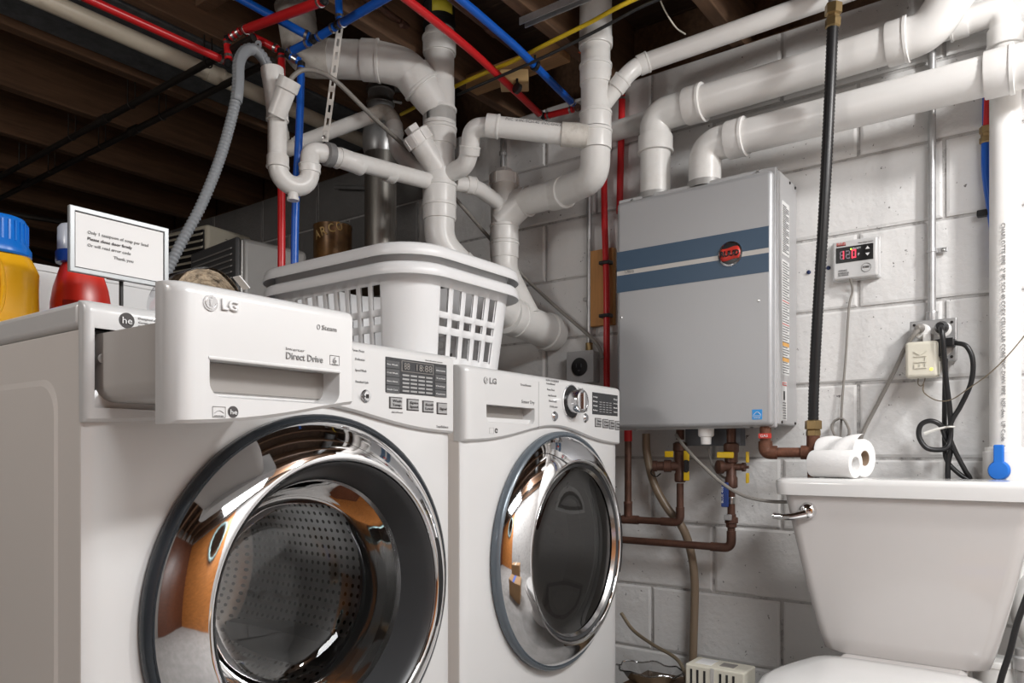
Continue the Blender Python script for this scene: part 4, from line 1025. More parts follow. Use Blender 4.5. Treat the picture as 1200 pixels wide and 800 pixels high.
# framed notice on a stand
SY = 1.20
sa, sb_ = P(82, 317, SY), P(198, 267, SY)
sz0, sz1 = P(82, 317, SY).z, P(82, 239, SY).z
sg = thing('framed_notice', 'silver framed white notice with four typed lines, on a black stand on the washer', 'sign', ((sa.x+sb_.x)/2, SY, ZW))
fw_ = 0.0075
fb = MB()
ins = [(sa.x, sz0), (sb_.x, sz0), (sb_.x, sz1), (sa.x, sz1)]
inn_ = [(sa.x+fw_, sz0+fw_), (sb_.x-fw_, sz0+fw_), (sb_.x-fw_, sz1-fw_), (sa.x+fw_, sz1-fw_)]
fb.rings([[V((x, SY+0.008, z)) for x, z in ins], [V((x, SY, z)) for x, z in ins], [V((x, SY, z)) for x, z in inn_], [V((x, SY+0.004, z)) for x, z in inn_]], caps=False)
obj('frame', fb, 'frame_grey', sg, smooth=False, bevel=0.001)
obj('frame_lining', MB().box((sa.x+fw_-0.001, SY+0.003, sz0+fw_-0.001), (sb_.x-fw_+0.001, SY+0.0048, sz1-fw_+0.001)), 'ink', sg, smooth=False)
obj('back_board', MB().box((sa.x+0.001, SY+0.0085, sz0+0.001), (sb_.x-0.001, SY+0.011, sz1-0.001)), 'black', sg, smooth=False)
sh_ = obj('sheet', MB().box((sa.x+fw_+0.0012, SY+0.0022, sz0+fw_+0.0012), (sb_.x-fw_-0.0012, SY+0.0040, sz1-fw_-0.0012)), 'sheet', sg, smooth=False)
yy_ = SY+0.0020
for s, px, py, wpx, m in (('Only 1 teaspoon of soap per load', 102.5, 273.5, 71, 'ink_grey'), ('Please close door firmly', 102.5, 281.0, 52, 'ink'), ('Or will read error code', 102.5, 288.5, 50.5, 'ink_grey'), ('Thank you', 133, 303.5, 23, 'ink_grey')):
    lab(sh_, s, px, py, 3.6, m, wpx, y=yy_)
obj('stand_rod', MB().tube([(P(142, 330, SY+0.018).x, SY+0.018, ZW+0.004), (P(142, 330, SY+0.018).x, SY+0.018, sz0+0.03)], 0.0032, 10), 'black', sg)
obj('stand_clip', MB().box((P(142, 330, SY).x-0.012, SY+0.0112, sz0+0.002), (P(142, 330, SY).x+0.014, SY+0.0225, sz0+0.012)), 'black', sg, smooth=False)
obj('stand_base', MB().box((P(142, 330, SY).x-0.035, SY-0.01, ZW), (P(142, 330, SY).x+0.040, SY+0.05, ZW+0.006)), 'black', sg, smooth=False, bevel=0.002)

# coil of twine in clear film, lying on its rim
ky = 1.22
ka, kb_ = P(203, 320, ky), P(284, 330, ky)
kr = (kb_.x-ka.x)/2*1.03; kx_ = (ka.x+kb_.x)/2; kz = ZW+kr
tw = thing('twine_coil', 'round coil of rough brown twine in clear film, behind the open drawer', 'twine', (kx_, ky, ZW))
for j in range(3):
    turns = []
    for k in range(141):
        a = 2*PI*k/20; rr_ = kr*(0.50+0.46*k/140)
        turns.append(V((kx_+math.cos(a)*rr_+random.uniform(-.0005, .0005), ky+0.004+j*0.018+0.002*math.sin(k*1.7), kz+math.sin(a)*rr_+random.uniform(-.0008, .0008))))
    obj('twine_layer', MB().tube(turns, 0.0038, 6), 'twine', tw)
obj('core', MB().lathe((kx_, ky+0.002, kz), EY, [(kr*0.48, 0), (kr*0.9, 0.006), (kr*0.9, 0.05), (kr*0.48, 0.052)], 24), 'twine', tw)
obj('clear_wrap', MB().lathe((kx_, ky-0.004, kz), EY, [(kr*0.99, 0), (kr*1.0, 0.02), (kr*1.01, 0.075), (kr*0.9, 0.10)], 36, caps=False), 'film', tw)
obj('paper_flap', MB().obox(P(283, 331, 1.19), V((0.75, 0, -0.65)), EY, V((0.65, 0, 0.75)), 0.014, 0.01, 0.001), 'sheet', tw, smooth=False)

# laundry baskets, one nested in the other
def basket(label, x0, x1, y0, y1, zb, zt, flare, lv):
    t = thing('laundry_basket', label, 'laundry basket', ((x0+x1)/2, (y0+y1)/2, zb), None)
    # perimeter as (side, s) columns; cells left out make the slots
    cols = []                                              # (x, y, nx, ny, slot?) counter-clockwise from front left
    r = 0.088
    def side(a, b_, n, sw=0.66):
        L = (V(b_)-V(a)).length; p = L/n
        for k in range(n):
            s0 = k*p+p*(1-sw)/2
            for q in (s0, s0+p*sw): cols.append((V(a)+(V(b_)-V(a))*(q/L), q == s0))
    def corner(c, a0):
        for k in range(0, 9):
            a = a0+PI/2*k/8; cols.append((V(c)+V((math.cos(a), math.sin(a)))*r, False))
    side((x0+r, y0), (x1-r, y0), 5)
    corner((x1-r, y0+r), -PI/2)
    side((x1, y0+r), (x1, y1-r), 9)
    corner((x1-r, y1-r), 0)
    side((x1-r, y1), (x0+r, y1), 5)
    corner((x0+r, y1-r), PI/2)
    side((x0, y1-r), (x0, y0+r), 9)
    corner((x0+r, y0+r), PI)
    cx_, cy_ = (x0+x1)/2, (y0+y1)/2
    H = zt-zb
    gaps = {2, 4, 6}                                       # rows of openings: tall, short, tall
    rings = []
    for h in lv:
        k = 1-flare*(1-h)
        rings.append([V((cx_+(p.x-cx_)*(1-flare*(1-h)), cy_+(p.y-cy_)*(1-flare*0.8*(1-h)), zb+H*h)) for p, s in cols])
    n = len(cols); b = MB(); vs_ = [p for q in rings for p in q]; fs_ = []
    for i in range(len(lv)-1):
        for k in range(n):
            if cols[k][1] and i in gaps: continue
            k2 = (k+1) % n; fs_.append((i*n+k, i*n+k2, (i+1)*n+k2, (i+1)*n+k))
    fs_.append(tuple(range(n-1, -1, -1)))
    b.add(vs_, fs_)
    o = obj('body', b, 'basket', t, angle=40, solid=0.0026)
    # rim: a broad lip that turns down
    def ringat(off, z): return [V((cx_+(p.x-cx_)+nrm.x*off, cy_+(p.y-cy_)+nrm.y*off, z)) for (p, s), nrm in zip(cols, norms)]
    norms = []
    for k in range(n):
        a, c_ = cols[k-1][0], cols[(k+1) % n][0]; d_ = (c_-a).normalized(); norms.append(V((d_.y, -d_.x)))
    obj('rim', MB().rings([ringat(-0.001, zt-0.012), ringat(0.000, zt-0.003), ringat(0.005, zt+0.002), ringat(0.018, zt+0.001), ringat(0.024, zt-0.005), ringat(0.029, zt-0.026), ringat(0.0275, zt-0.0275), ringat(0.021, zt-0.008), ringat(0.005, zt-0.004)], caps=False), 'basket', t, angle=60)
    return t
BX0, BX1, BY0, BY1 = 1.172, 1.575, 1.135, 1.665
basket('white slotted laundry basket standing on the dryer, the outer lower one of the nested pair', BX0, BX1, BY0, BY1, DH+0.0015, 1.205, 0.12, [0.0, 0.05, 0.17, 0.39, 0.46, 0.54, 0.60, 0.83, 0.93, 1.0])
basket('white laundry basket nested inside the other, its rim standing higher', BX0, BX1, BY0, BY1, DH+0.042, 1.246, 0.12, [0.0, 0.008, 0.015, 0.218, 0.285, 0.365, 0.425, 0.658, 0.80, 1.0])

# ================================================================== BEHIND THE MACHINES
# shelving for the old units and the can
RZ = 1.10; RZ2 = 1.41
rk = thing('storage_rack', 'dark timber storage rack standing behind the two machines', 'rack', (1.55, 2.18, 0))
obj('shelf_board', MB().box((0.90, 1.80, RZ-0.025), (2.02, 2.62, RZ)), 'shelf', rk, smooth=False, bevel=0.002)
obj('shelf_board', MB().box((1.66, 1.80, RZ2-0.02), (2.02, 2.62, RZ2)), 'shelf', rk, smooth=False, bevel=0.002)
for y in (1.82, 2.58): obj('post', MB().box((1.962, y-0.018, RZ+0.001), (1.998, y+0.018, RZ2-0.021)), 'shelf', rk, smooth=False)
for x in (0.92, 1.98):
    for y in (1.82, 2.58):
        obj('leg', MB().box((x-0.018, y-0.018, 0), (x+0.018, y+0.018, RZ-0.026)), 'shelf', rk, smooth=False)
def louvred(name, label, pr, pl, d_front, zbase, hh, wid, dep, ang, mcase, nl):
    """old box-shaped appliance: rounded case, a dark louvred face with separate slats"""
    pass
# grey unit: its flank faces the camera, its louvred face looks to the left
g0 = D(300, 300, 2.42)
gz1 = D(297, 277, 2.42).z
ga = math.radians(-6)
gx = V((math.cos(ga), math.sin(ga), 0)); gy = V((-gx.y, gx.x, 0))
corner = D(284, 300, 2.42); corner.z = RZ+0.0005
gw, gd, gh = 0.24, 0.33, gz1-RZ                            # along gx, along gy, height
gu = thing('dehumidifier', 'grey louvred appliance with rounded corners, behind the red and blue tubes', 'appliance', (corner.x+0.1, corner.y+0.15, RZ))
cen = corner+gx*gw/2+gy*gd/2+EZ*gh/2
obj('case', MB().obox(cen, gx, gy, EZ, gw/2, gd/2, gh/2), 'unit_grey', gu, bevel=0.018, seg=4, angle=60)
obj('top_handle', MB().obox(cen+EZ*(gh/2+0.004)+gx*0.03, gx, gy, EZ, 0.03, 0.05, 0.005), 'unit_grey', gu, smooth=False, bevel=0.003)
gf = obj('grille', MB().obox(corner-gx*0.010+gy*gd/2+EZ*gh/2, gx, gy, EZ, 0.009, gd/2-0.004, gh/2-0.002), 'dark2', gu, bevel=0.008, seg=3, angle=60)
for k in range(9):
    z = RZ+gh-0.034-k*0.019
    if z < RZ+0.02: break
    obj('slat', MB().obox(V((corner.x, corner.y, z))-gx*0.020+gy*gd/2, (gx*0.8+EZ*0.6).normalized(), gy, (EZ*0.8-gx*0.6).normalized(), 0.005, gd/2-0.03, 0.0018), 'unit_grey', gf, smooth=False)
obj('trim_strip', MB().obox(corner-gx*0.001+gy*0.003+EZ*gh/2, gx, gy, EZ, 0.004, 0.004, gh/2-0.01), 'steel', gu, bevel=0.002)
# beige unit behind it
bx = D(243, 300, 2.72); bx.z = RZ+0.0005
bz1 = D(246, 262, 2.72).z; bh = bz1-RZ
ba = math.radians(6); ux_ = V((math.cos(ba), math.sin(ba), 0)); uy_ = V((-ux_.y, ux_.x, 0))
bu = thing('room_heater', 'beige box-shaped appliance with dark louvres, behind the corrugated grey hose', 'appliance', (bx.x+0.1, bx.y+0.1, RZ))
cen = bx+ux_*0.10+uy_*0.13+EZ*bh/2
obj('case', MB().obox(cen, ux_, uy_, EZ, 0.10, 0.13, bh/2), 'beige', bu, bevel=0.012, seg=3, angle=60)
lf = obj('grille', MB().obox(bx-ux_*0.004+uy_*0.13+EZ*bh/2, ux_, uy_, EZ, 0.0035, 0.115, bh/2-0.02), 'black', bu, smooth=False)
for k in range(8):
    z = RZ+bh-0.035-k*0.024
    if z < RZ+0.03: break
    obj('slat', MB().obox(V((bx.x, bx.y, z))-ux_*0.010+uy_*0.13, (ux_*0.8+EZ*0.6).normalized(), uy_, (EZ*0.8-ux_*0.6).normalized(), 0.006, 0.115, 0.0025), 'beige', lf, smooth=False)
bt = text('24', bx+ux_*0.075+EZ*(bh-0.05)-uy_*0.001, ux_, EZ, 0.014, 'ink', bu, width=0.025)
obj('top_knob', MB().lathe(bx+ux_*0.02+uy_*0.16+EZ*(bh-0.002), EZ, [(0.005, 0), (0.005, 0.012), (0.001, 0.014)], 10), 'beige', bu)

# oil can
ca_ = D(390, 290, 2.66); cr = 0.066
cz1 = D(388, 266, 2.66).z
cn = thing('oil_can', 'old brown metal can with gold letters, behind the baskets', 'can', (ca_.x, ca_.y, RZ2))
obj('body', MB().lathe((ca_.x, ca_.y, RZ2+0.0005), EZ, [(cr, 0), (cr*1.02, 0.003), (cr, 0.006), (cr, cz1-RZ2-0.008), (cr*1.02, cz1-RZ2-0.005), (cr*1.02, cz1-RZ2), (cr*0.97, cz1-RZ2), (cr*0.97, cz1-RZ2-0.006), (0.001, cz1-RZ2-0.006)], 36), 'can_brown', cn)
base_a = math.atan2(-ca_.y, -ca_.x)
for k, s in enumerate('ARCO'):
    a = base_a-0.80+k*0.40
    n_ = V((math.cos(a), math.sin(a), 0)); u_ = V((-n_.y, n_.x, 0))
    text(s, V((ca_.x, ca_.y, cz1-0.058+k*0.009))+n_*cr*1.006-u_*0.011, u_*0.95+EZ*0.3, EZ*0.95-u_*0.3, 0.031, 'gold', cn, width=0.022, bold=0.02)
wirep = [V((ca_.x, ca_.y, cz1-0.004))+V((math.cos(base_a+q), math.sin(base_a+q), 0))*cr*1.04+EZ*(0.018*math.sin(PI*k/12)-0.008) for k, q in enumerate([0.2+0.1*i for i in range(13)])]
obj('bail', MB().tube(wirep, 0.0016, 6), 'steel', cn)

# flue
fx, fy2 = D(446, 200, 2.68).x, D(446, 200, 2.68).y
fl = thing('flue_pipe', 'dull round metal flue rising behind the baskets to the joists', 'flue', (fx, fy2, RZ2))
rf = 0.0555
zj = D(446, 178, 2.68).z
obj('duct', MB().lathe((fx, fy2, RZ2+0.001), EZ, [(rf, 0), (rf, zj-RZ2)], 36), 'flue', fl)
obj('duct_collar', MB().lathe((fx, fy2, zj-0.01), EZ, [(rf*1.03, 0), (rf*1.12, 0.02), (rf*1.14, 0.06), (rf*1.05, 0.10), (rf*0.85, 0.13), (rf*0.82, 0.18)], 36), 'galv', fl)
obj('duct_elbow', MB().tube(smooth_path([(fx, fy2, zj+0.15), (fx, fy2, zj+0.26), (fx+0.18, fy2+0.05, zj+0.34)], 0.09, 6), rf*0.80, 24), 'galv', fl)
for z in (zj+0.165, zj+0.21):
    obj('band_clamp', MB().lathe((fx, fy2, z), EZ, [(rf*0.8, 0), (rf*0.90, 0.001), (rf*0.90, 0.012), (rf*0.8, 0.013)], 30), 'steel', fl)
obj('clamp_screw', MB().tube([(fx+0.01, fy2-rf*0.9, zj+0.17), (fx+0.045, fy2-rf*0.9-0.006, zj+0.175)], 0.006, 8), 'steel', fl)
# steel rod on the far wall
tag(obj('steel_rod', MB().tube([atX(393, 219, 2.17), atX(430, 220, 2.165), atX(437, 222, 2.198)], 0.008, 10), 'galv'), 'short steel rod on the dark far wall left of the flue', 'rod')

# ================================================================== CEILING SERVICES
def clampring(par, p, ax, r): return obj('crimp_ring', MB().lathe(V(p)-V(ax).normalized()*0.004, ax, [(r*0.9, 0), (r*1.16, 0.0005), (r*1.16, 0.0075), (r*0.9, 0.008)], 16), 'steel', par)
def pex(par, pts, r, m, rings=(True, True), name='tube', rad=0.03):
    pts = [V(p) for p in pts]
    o = obj(name, MB().tube(smooth_path(pts, rad, 6) if len(pts) > 2 else pts, r, 12), m, par)
    if rings[0]: d = (pts[1]-pts[0]).normalized(); clampring(par, pts[0]+d*0.010, d, r)
    if rings[1]: d = (pts[-2]-pts[-1]).normalized(); clampring(par, pts[-1]+d*0.010, d, r)
    return o
def joint(par, p, m='black', r=0.011):
    return obj('fitting', MB().lathe(V(p)-EZ*r, EZ, [(r*0.5, 0), (r, r*0.5), (r, r*1.5), (r*0.5, r*2)], 12), m, par)
rp = 0.0108
# red line over the washer
q = [D(88, -8, 1.87), D(263, 71, 2.16)]
r1 = thing('red_water_tube', 'red water tube with many fittings beside the grey hose, dropping behind the machines', 'water tube', D(328, 300, 2.1))
pex(r1, q, rp, 'red_pex')
joint(r1, D(267, 74, 2.13)); pex(r1, [D(268, 70, 2.13), D(266, 47, 2.13)], rp*0.95, 'red_pex')
joint(r1, D(267, 46, 2.13)); pex(r1, [D(270, 44, 2.13), D(282, 36, 2.12)], rp*0.95, 'red_pex')
joint(r1, D(288, 36, 2.11)); pex(r1, [D(286, 35, 2.10), D(378, 1, 1.85)], rp*1.12, 'red_pex')
pex(r1, [D(291, 40, 2.11), D(326, 58, 2.12)], rp*0.95, 'red_pex')
joint(r1, D(329, 61, 2.12)); pex(r1, [D(330, 64, 2.12), D(330, 300, 2.10), D(329, 400, 2.10)], rp*0.98, 'red_pex', (True, False))
obj('brass_end', MB().lathe(D(329, 329, 2.10), EZ, [(0.012, 0), (0.016, 0.002), (0.016, 0.02), (0.0125, 0.022)], 6), 'brass', r1, smooth=False)
joint(r1, D(380, 0, 1.84))
b1 = thing('blue_water_tube', 'blue water tube under the joists with a riser dropping beside the white trap', 'water tube', D(345, 300, 2.1))
pex(b1, [D(270, -8, 2.00), D(363, 43, 2.04)], rp, 'blue_pex')
joint(b1, D(367, 46, 2.04))
pex(b1, [D(339, 61, 2.09), D(363, 49, 2.05)], rp, 'blue_pex'); pex(b1, [D(372, 44, 2.03), D(393, 31, 1.99)], rp, 'blue_pex')
joint(b1, D(396, 29, 1.98)); pex(b1, [D(399, 28, 1.97), D(463, -9, 1.80)+(D(463, -9, 1.80)-D(399, 28, 1.97))*1.5], rp, 'blue_pex', (True, False)); pex(b1, [D(398, 24, 1.98), D(396, -14, 1.98)], rp*0.9, 'blue_pex', (True, False))
joint(b1, D(338, 64, 2.09)); pex(b1, [D(341, 66, 2.09), D(351, 72, 2.09)], rp, 'blue_pex')
joint(b1, D(353, 76, 2.09)); pex(b1, [D(353, 78, 2.09), D(351, 150, 2.09), D(346, 240, 2.10), D(344, 400, 2.10)], rp*0.98, 'blue_pex', (True, False), rad=0.15)
# red and blue lines crossing towards the wall
r2 = thing('red_water_tube', 'red water tube running diagonally under the joists, clamped to a pine block', 'water tube', D(555, 68, 2.16))
e2 = atX(634, 135, 2.10)
def beyond(p, q, k): e = V(p)+(V(p)-V(q))*k; e.z = min(e.z, 1.984); return e      # the run goes on outside the picture
pex(r2, [beyond(D(470, -6, 1.92), D(545, 52, 2.13), 2.2), D(470, -6, 1.92), D(545, 52, 2.13), e2], rp*1.05, 'red_pex', (False, True), rad=0.2)
joint(r2, atX(637, 136, 2.10)); e3 = atX(672, 128, 2.10)
pex(r2, [atX(640, 136, 2.10), e3], rp*0.95, 'red_pex')
joint(r2, atX(677, 126, 2.10), 'copper')
b2 = thing('blue_water_tube', 'blue water tube running diagonally under the pale joist to the right stack', 'water tube', D(605, 60, 2.15))
pex(b2, [beyond(D(532, -8, 1.95), D(605, 55, 2.16), 2.2), D(532, -8, 1.95), D(605, 55, 2.16), D(630, 80, 2.24), atX(671, 121, 2.09)], rp*1.05, 'blue_pex', (False, True), rad=0.2)
for par, (px, py, d_) in ((r2, (606, 103, 2.335)), (b2, (627, 76, 2.23))):
    p = D(px, py, d_); obj('tube_clip', MB().lathe(p-V((0.6, -0.1, 0.05)).normalized()*0.006, V((0.6, -0.1, -0.05)), [(rp, 0), (rp*1.5, 0.001), (rp*1.5, 0.012), (rp, 0.013)], 14), 'black', par)
    obj('clip_nail', MB().tube([p+EZ*0.008, p+EZ*0.028], 0.004, 8), 'black', par)
# red vertical lines by the heater
r3_ = thing('red_water_tube', 'upright red water tube clipped to an orange board left of the heater', 'water tube', atX(710, 440, 2.16))
pex(r3_, [atX(708, 140, 2.175), atX(708, 250, 2.160), atX(711, 330, 2.155), atX(711, 452, 2.155), atX(712, 475, 2.155)], rp*0.98, 'red_pex', (False, False), rad=0.2)
for y in (308, 370): p = atX(710, y, 2.155); obj('tube_clip', MB().obox(p, EX, EY, EZ, 0.014, 0.020, 0.006), 'black', r3_, smooth=False, bevel=0.003)
r4_ = thing('red_water_tube', 'upright red water tube disappearing behind the top left corner of the heater', 'water tube', atX(727, 240, 2.165))
pex(r4_, [atX(729, 112, 2.175), atX(726, 250, 2.175)], rp, 'red_pex', (True, False)); joint(r4_, atX(729, 108, 2.175), 'copper')
ob_ = [atX(694, 293, 2.199), atX(722, 381, 2.199)]
tag(obj('mounting_board', MB().box((2.178, ob_[1].y, atX(705, 382, 2.19).z), (2.199, ob_[0].y, atX(705, 293, 2.19).z)), 'orange_board', smooth=False, bevel=0.002), 'upright orange plywood board fixed to the wall left of the heater', 'board')
pb = D(603, 96, 2.37)
tag(obj('wood_block', MB().obox(pb+EZ*0.004, V((0.55, -0.83, 0)), V((0.83, 0.55, 0)), EZ, 0.044, 0.030, 0.022), 'yellow_block', bevel=0.003, smooth=False), 'short pale pine block under the joist holding the red tube', 'block')
# cables
yc = spline([beyond(D(762, -8, 1.98), D(725, 8, 2.02), 1.2), D(762, -8, 1.98), D(725, 8, 2.02), D(690, 27, 2.08), D(640, 52, 2.17), D(600, 72, 2.26), D(540, 98, 2.36), D(470, 134, 2.62)])
tag(obj('yellow_cable', MB().tube(yc, 0.0062, 10), 'cable_yellow'), 'yellow cable sagging across the joists and in front of the right stack', 'cable')
tag(obj('black_cable', MB().tube([p+V((0.004, 0.016, -0.012)) for p in spline([beyond(D(760, -2, 1.98), D(725, 12, 2.02), 1.2), D(760, -2, 1.98), D(700, 30, 2.08), D(640, 60, 2.17), D(540, 104, 2.36)])], 0.0045, 8), 'rubber'), 'thin black cable hanging just under the yellow cable', 'cable')
tag(obj('orange_cable', MB().tube(spline([D(626, 10, 2.25), D(640, 28, 2.25), D(660, 48, 2.27), D(690, 66, 2.30)]), 0.0055, 8), 'cable_orange'), 'short orange cable on the joist left of the right stack', 'cable')
tag(obj('white_wire', MB().tube(spline([D(770, -10, 2.05), D(779, 12, 2.1), D(792, 32, 2.13), D(803, 40, 2.18)]), 0.0022, 6), 'ivory'), 'thin white wire hanging from the ceiling between stack and vents', 'wire')
cu = thing('old_supply_pipe', 'old brown copper pipe high under the joists behind the diagonal blue tube', 'pipe', D(560, 30, 2.2))
pipe(cu, D(523, -6, 2.05), D(600, 55, 2.35), 0.010, 'copper'); coupling(cu, D(570, 31, 2.22), D(580, 39, 2.26), 0.013, 'copper')
cu = thing('old_supply_pipe', 'old brown copper pipe high under the joists above the white elbow', 'pipe', D(460, 25, 2.2))
pipe(cu, D(425, -6, 2.05), D(500, 48, 2.42), 0.010, 'copper'); coupling(cu, D(468, 27, 2.24), D(482, 36, 2.31), 0.013, 'copper')
# steel channel at the top
k0, k1 = D(612, 27, 2.10), D(690, -6, 1.93)
kd = (k1-k0).normalized(); kn_ = kd.cross(EZ).normalized()
b = MB()
prof = [(-0.012, -0.010), (-0.012, 0.010), (0.012, 0.010), (0.012, -0.010), (0.0095, -0.010), (0.0095, 0.0075), (-0.0095, 0.0075), (-0.0095, -0.010)]
b.rings([[p+kn_*a+EZ*c for a, c in prof] for p in (k0, k1)], caps=True)
tag(obj('steel_channel', b, 'galv', smooth=False), 'short galvanised steel channel at the top beside the right stack', 'channel')
# ivory pipe along the joists at top left
i0 = atZ(125, 31, 1.955); iy = i0.y
ip = thing('ivory_pipe', 'long cream plastic pipe slung under the joists at the top left', 'pipe', (0.6, iy, 1.93))
pipe(ip, (-0.4, iy, 1.955), (2.02, iy, 1.950), 0.0245, 'pvc_ivory')
pipe(ip, (2.0, iy, 1.950), (2.16, iy, 1.949), 0.0235, 'pvc_old')
coupling(ip, (1.30, iy, 1.952), (1.36, iy, 1.952), 0.0270, 'pvc_ivory')
# sheet-metal duct between joists
tag(obj('sheet_duct', MB().box((-0.8, 2.08, 2.012), (2.1, 2.40, 2.20)), 'galv_dark', smooth=False, bevel=0.004), 'flat grey sheet-metal duct between the joists behind the cream pipe', 'duct')
tag(obj('round_duct', MB().tube([(1.85, 0.62, 2.14), (1.85, -0.4, 2.14)], 0.075, 28), 'galv_dark'), 'dark round duct up between the joists at the top right', 'duct')
# two black iron pipes with hangers
for i, (px, py, lb) in enumerate(((140, 129, 'upper left of two thin black iron pipes hung below the joists'), (140, 160, 'lower right of two thin black iron pipes hung below the joists'))):
    p = atZ(px, py, 1.925)
    ip_ = thing('iron_pipe', lb, 'pipe', (p.x, 2.5, 1.91))
    y1_ = 6.0; y0_ = 1.86 if i else 1.80
    pipe(ip_, (p.x, y0_, 1.925), (p.x, y1_, 1.905), 0.0105, 'black_iron', n=12)
    for y in (2.02, 2.46, 2.88, 3.3, 3.9):
        obj('hanger', MB().tube([(p.x-0.012, y, 1.999)]+[(p.x+math.cos(a)*0.0125, y, 1.922+math.sin(a)*0.0125) for a in [PI-k*-PI/8 for k in range(9)]]+[(p.x+0.012, y, 1.999)], 0.0022, 6), 'black_iron', ip_)
    for y in (2.62, 3.5): coupling(ip_, (p.x, y, 1.922), (p.x, y+0.05, 1.922), 0.0145, 'black_iron')
# sprinkler-like drop linking the two
p1_, p2_ = atZ(140, 129, 1.925), atZ(140, 160, 1.925)
for k, (a, b_) in enumerate((((0.4, 3.9, 1.86), (2.15, 3.6, 1.87)), ((0.2, 3.4, 1.84), (1.9, 4.6, 1.86)))):
    tag(obj('dark_conduit', MB().tube(spline([a, lerp(a, b_, 0.5)-EZ*0.03, b_]), 0.012 if k == 0 else 0.008, 8), 'black_iron'), ['dark conduit crossing below the far joists', 'thin dark conduit low under the far joists at the left'][k], 'conduit')

# ================================================================== HOSE, STRAP, THIN TUBE
hp = spline([D(318, 92, 1.95), D(316, 82, 1.945), D(308, 66, 1.93), D(297, 57, 1.91), D(286, 60, 1.89), D(279, 74, 1.87), D(278, 100, 1.86), D(274, 128, 1.85), D(258, 185, 1.82), D(236, 240, 1.79), D(212, 285, 1.77), D(192, 325, 1.76), D(176, 352, 1.76), D(165, 385, 1.78), D(160, 440, 1.80)], 16)
# even steps, then ribs
dist = [0]
for a, b_ in zip(hp, hp[1:]): dist.append(dist[-1]+(b_-a).length)
def along(s):
    for i in range(1, len(dist)):
        if dist[i] >= s: t = (s-dist[i-1])/max(1e-9, dist[i]-dist[i-1]); return hp[i-1]*(1-t)+hp[i]*t
    return hp[-1]
nst = int(dist[-1]/0.0024); pp = [along(dist[-1]*k/nst) for k in range(nst+1)]
dh = thing('drain_hose', 'grey ribbed drain hose looping from behind the washer up into the white funnel', 'hose', hp[-1])
obj('ribbed_hose', MB().tube(pp, [0.0128 if (k//2) % 2 else 0.0109 for k in range(len(pp))], 16), 'grey_hose', dh, angle=80)
gp = [along(s) for s in [dist[-1]*k/60 for k in range(1, 17)]]
gb = MB()
for i, p in enumerate(gp):
    pass
rings = []
for i, p in enumerate(gp):
    t_ = (gp[min(i+1, len(gp)-1)]-gp[max(i-1, 0)]).normalized(); s_ = V((-FWD.x, -FWD.y, 0)); s_ = (s_-t_*s_.dot(t_)).normalized(); o_ = t_.cross(s_)
    rings.append([p+(s_*math.cos(a)-o_*math.sin(a))*0.0148 for a in [0.0+k*PI/10 for k in range(11)]])
gb.rings(rings, caps=False, closed=False)
gd_ = obj('hose_guide', gb, 'grey_hose', dh, solid=0.0022)
tabc = D(302, 54, 1.915)
tb = MB(); outl = [(-0.011, -0.016), (0.011, -0.016), (0.0075, 0.010), (0.004, 0.0145), (-0.004, 0.0145), (-0.0075, 0.010)]; hol = [(-0.004, -0.008), (0.004, -0.008), (0.0040, -0.001), (0.0022, 0.006), (-0.0022, 0.006), (-0.0040, -0.001)]
rg_, up_ = RGT*0.95-EZ*0.25, EZ*0.95+RGT*0.25
for off in (0.0015, -0.0015):
    pass
tb.rings([[tabc+rg_*a+up_*c-FWD*0.0015 for a, c in outl], [tabc+rg_*a+up_*c+FWD*0.0015 for a, c in outl], [tabc+rg_*a+up_*c+FWD*0.0015 for a, c in hol], [tabc+rg_*a+up_*c-FWD*0.0015 for a, c in hol], [tabc+rg_*a+up_*c-FWD*0.0015 for a, c in outl]], caps=False)
obj('hanging_tab', tb, 'grey_hose', gd_, smooth=False)

# perforated strap
s0, s1 = D(399, 27, 2.02), D(381, 166, 2.035)
sd = (s1-s0).normalized(); sr = RGT-sd*RGT.dot(sd); sr.normalize(); sn = sr.cross(sd).normalized()
hs = thing('hanger_strap', 'white perforated hanger strap with a grey ring holding the trap arm', 'strap', s1)
Ls = (s1-s0).length; nh = 9; b = MB(); hw_ = 0.0085
for k in range(nh):
    a = s0+sd*Ls*k/nh; c = s0+sd*Ls*(k+1)/nh; L1 = Ls/nh
    outer = [a-sr*hw_, a+sr*hw_, c+sr*hw_, c-sr*hw_]; m_ = (a+c)/2
    hole = [m_-sr*0.0035-sd*L1*0.30, m_+sr*0.0035-sd*L1*0.30, m_+sr*0.0035+sd*L1*0.26, m_-sr*0.0035+sd*L1*0.26]
    b.rings([outer, hole], caps=False)
obj('strap_band', b, 'strap', hs, smooth=False, solid=0.0015)
rc_ = D(386, 181.5, 2.03); rax = D(505, 213, 2.28)-rc_
obj('ring_clamp', MB().lathe(rc_-rax.normalized()*0.012, rax, [(0.0275, 0), (0.0310, 0.001), (0.0310, 0.020), (0.0275, 0.021)], 26), 'clamp_grey', hs)
obj('strap_bolt', MB().lathe(D(380, 161, 2.028), -FWD, [(0.005, 0), (0.005, 0.004), (0.001, 0.005)], 8), 'steel', hs)
# condensate tube: from the funnel, across to the wall and down
ct = spline([D(339, 96, 1.955), D(345, 88, 1.96), D(356, 82, 1.97), D(373, 84, 1.98), D(396, 97, 2.00), D(440, 140, 2.14), D(490, 186, 2.40), D(540, 240, 2.42), D(572, 277, 2.55), D(612, 322, 2.60), D(650, 358, 2.58), D(690, 393, 2.50), D(702, 407, 2.46), D(706, 420, 2.45)], 8)
tag(obj('thin_tube', MB().tube(ct, 0.0062, 10), 'cable_grey'), 'thin grey tube from the white funnel behind the central stack to a wall box', 'tube')

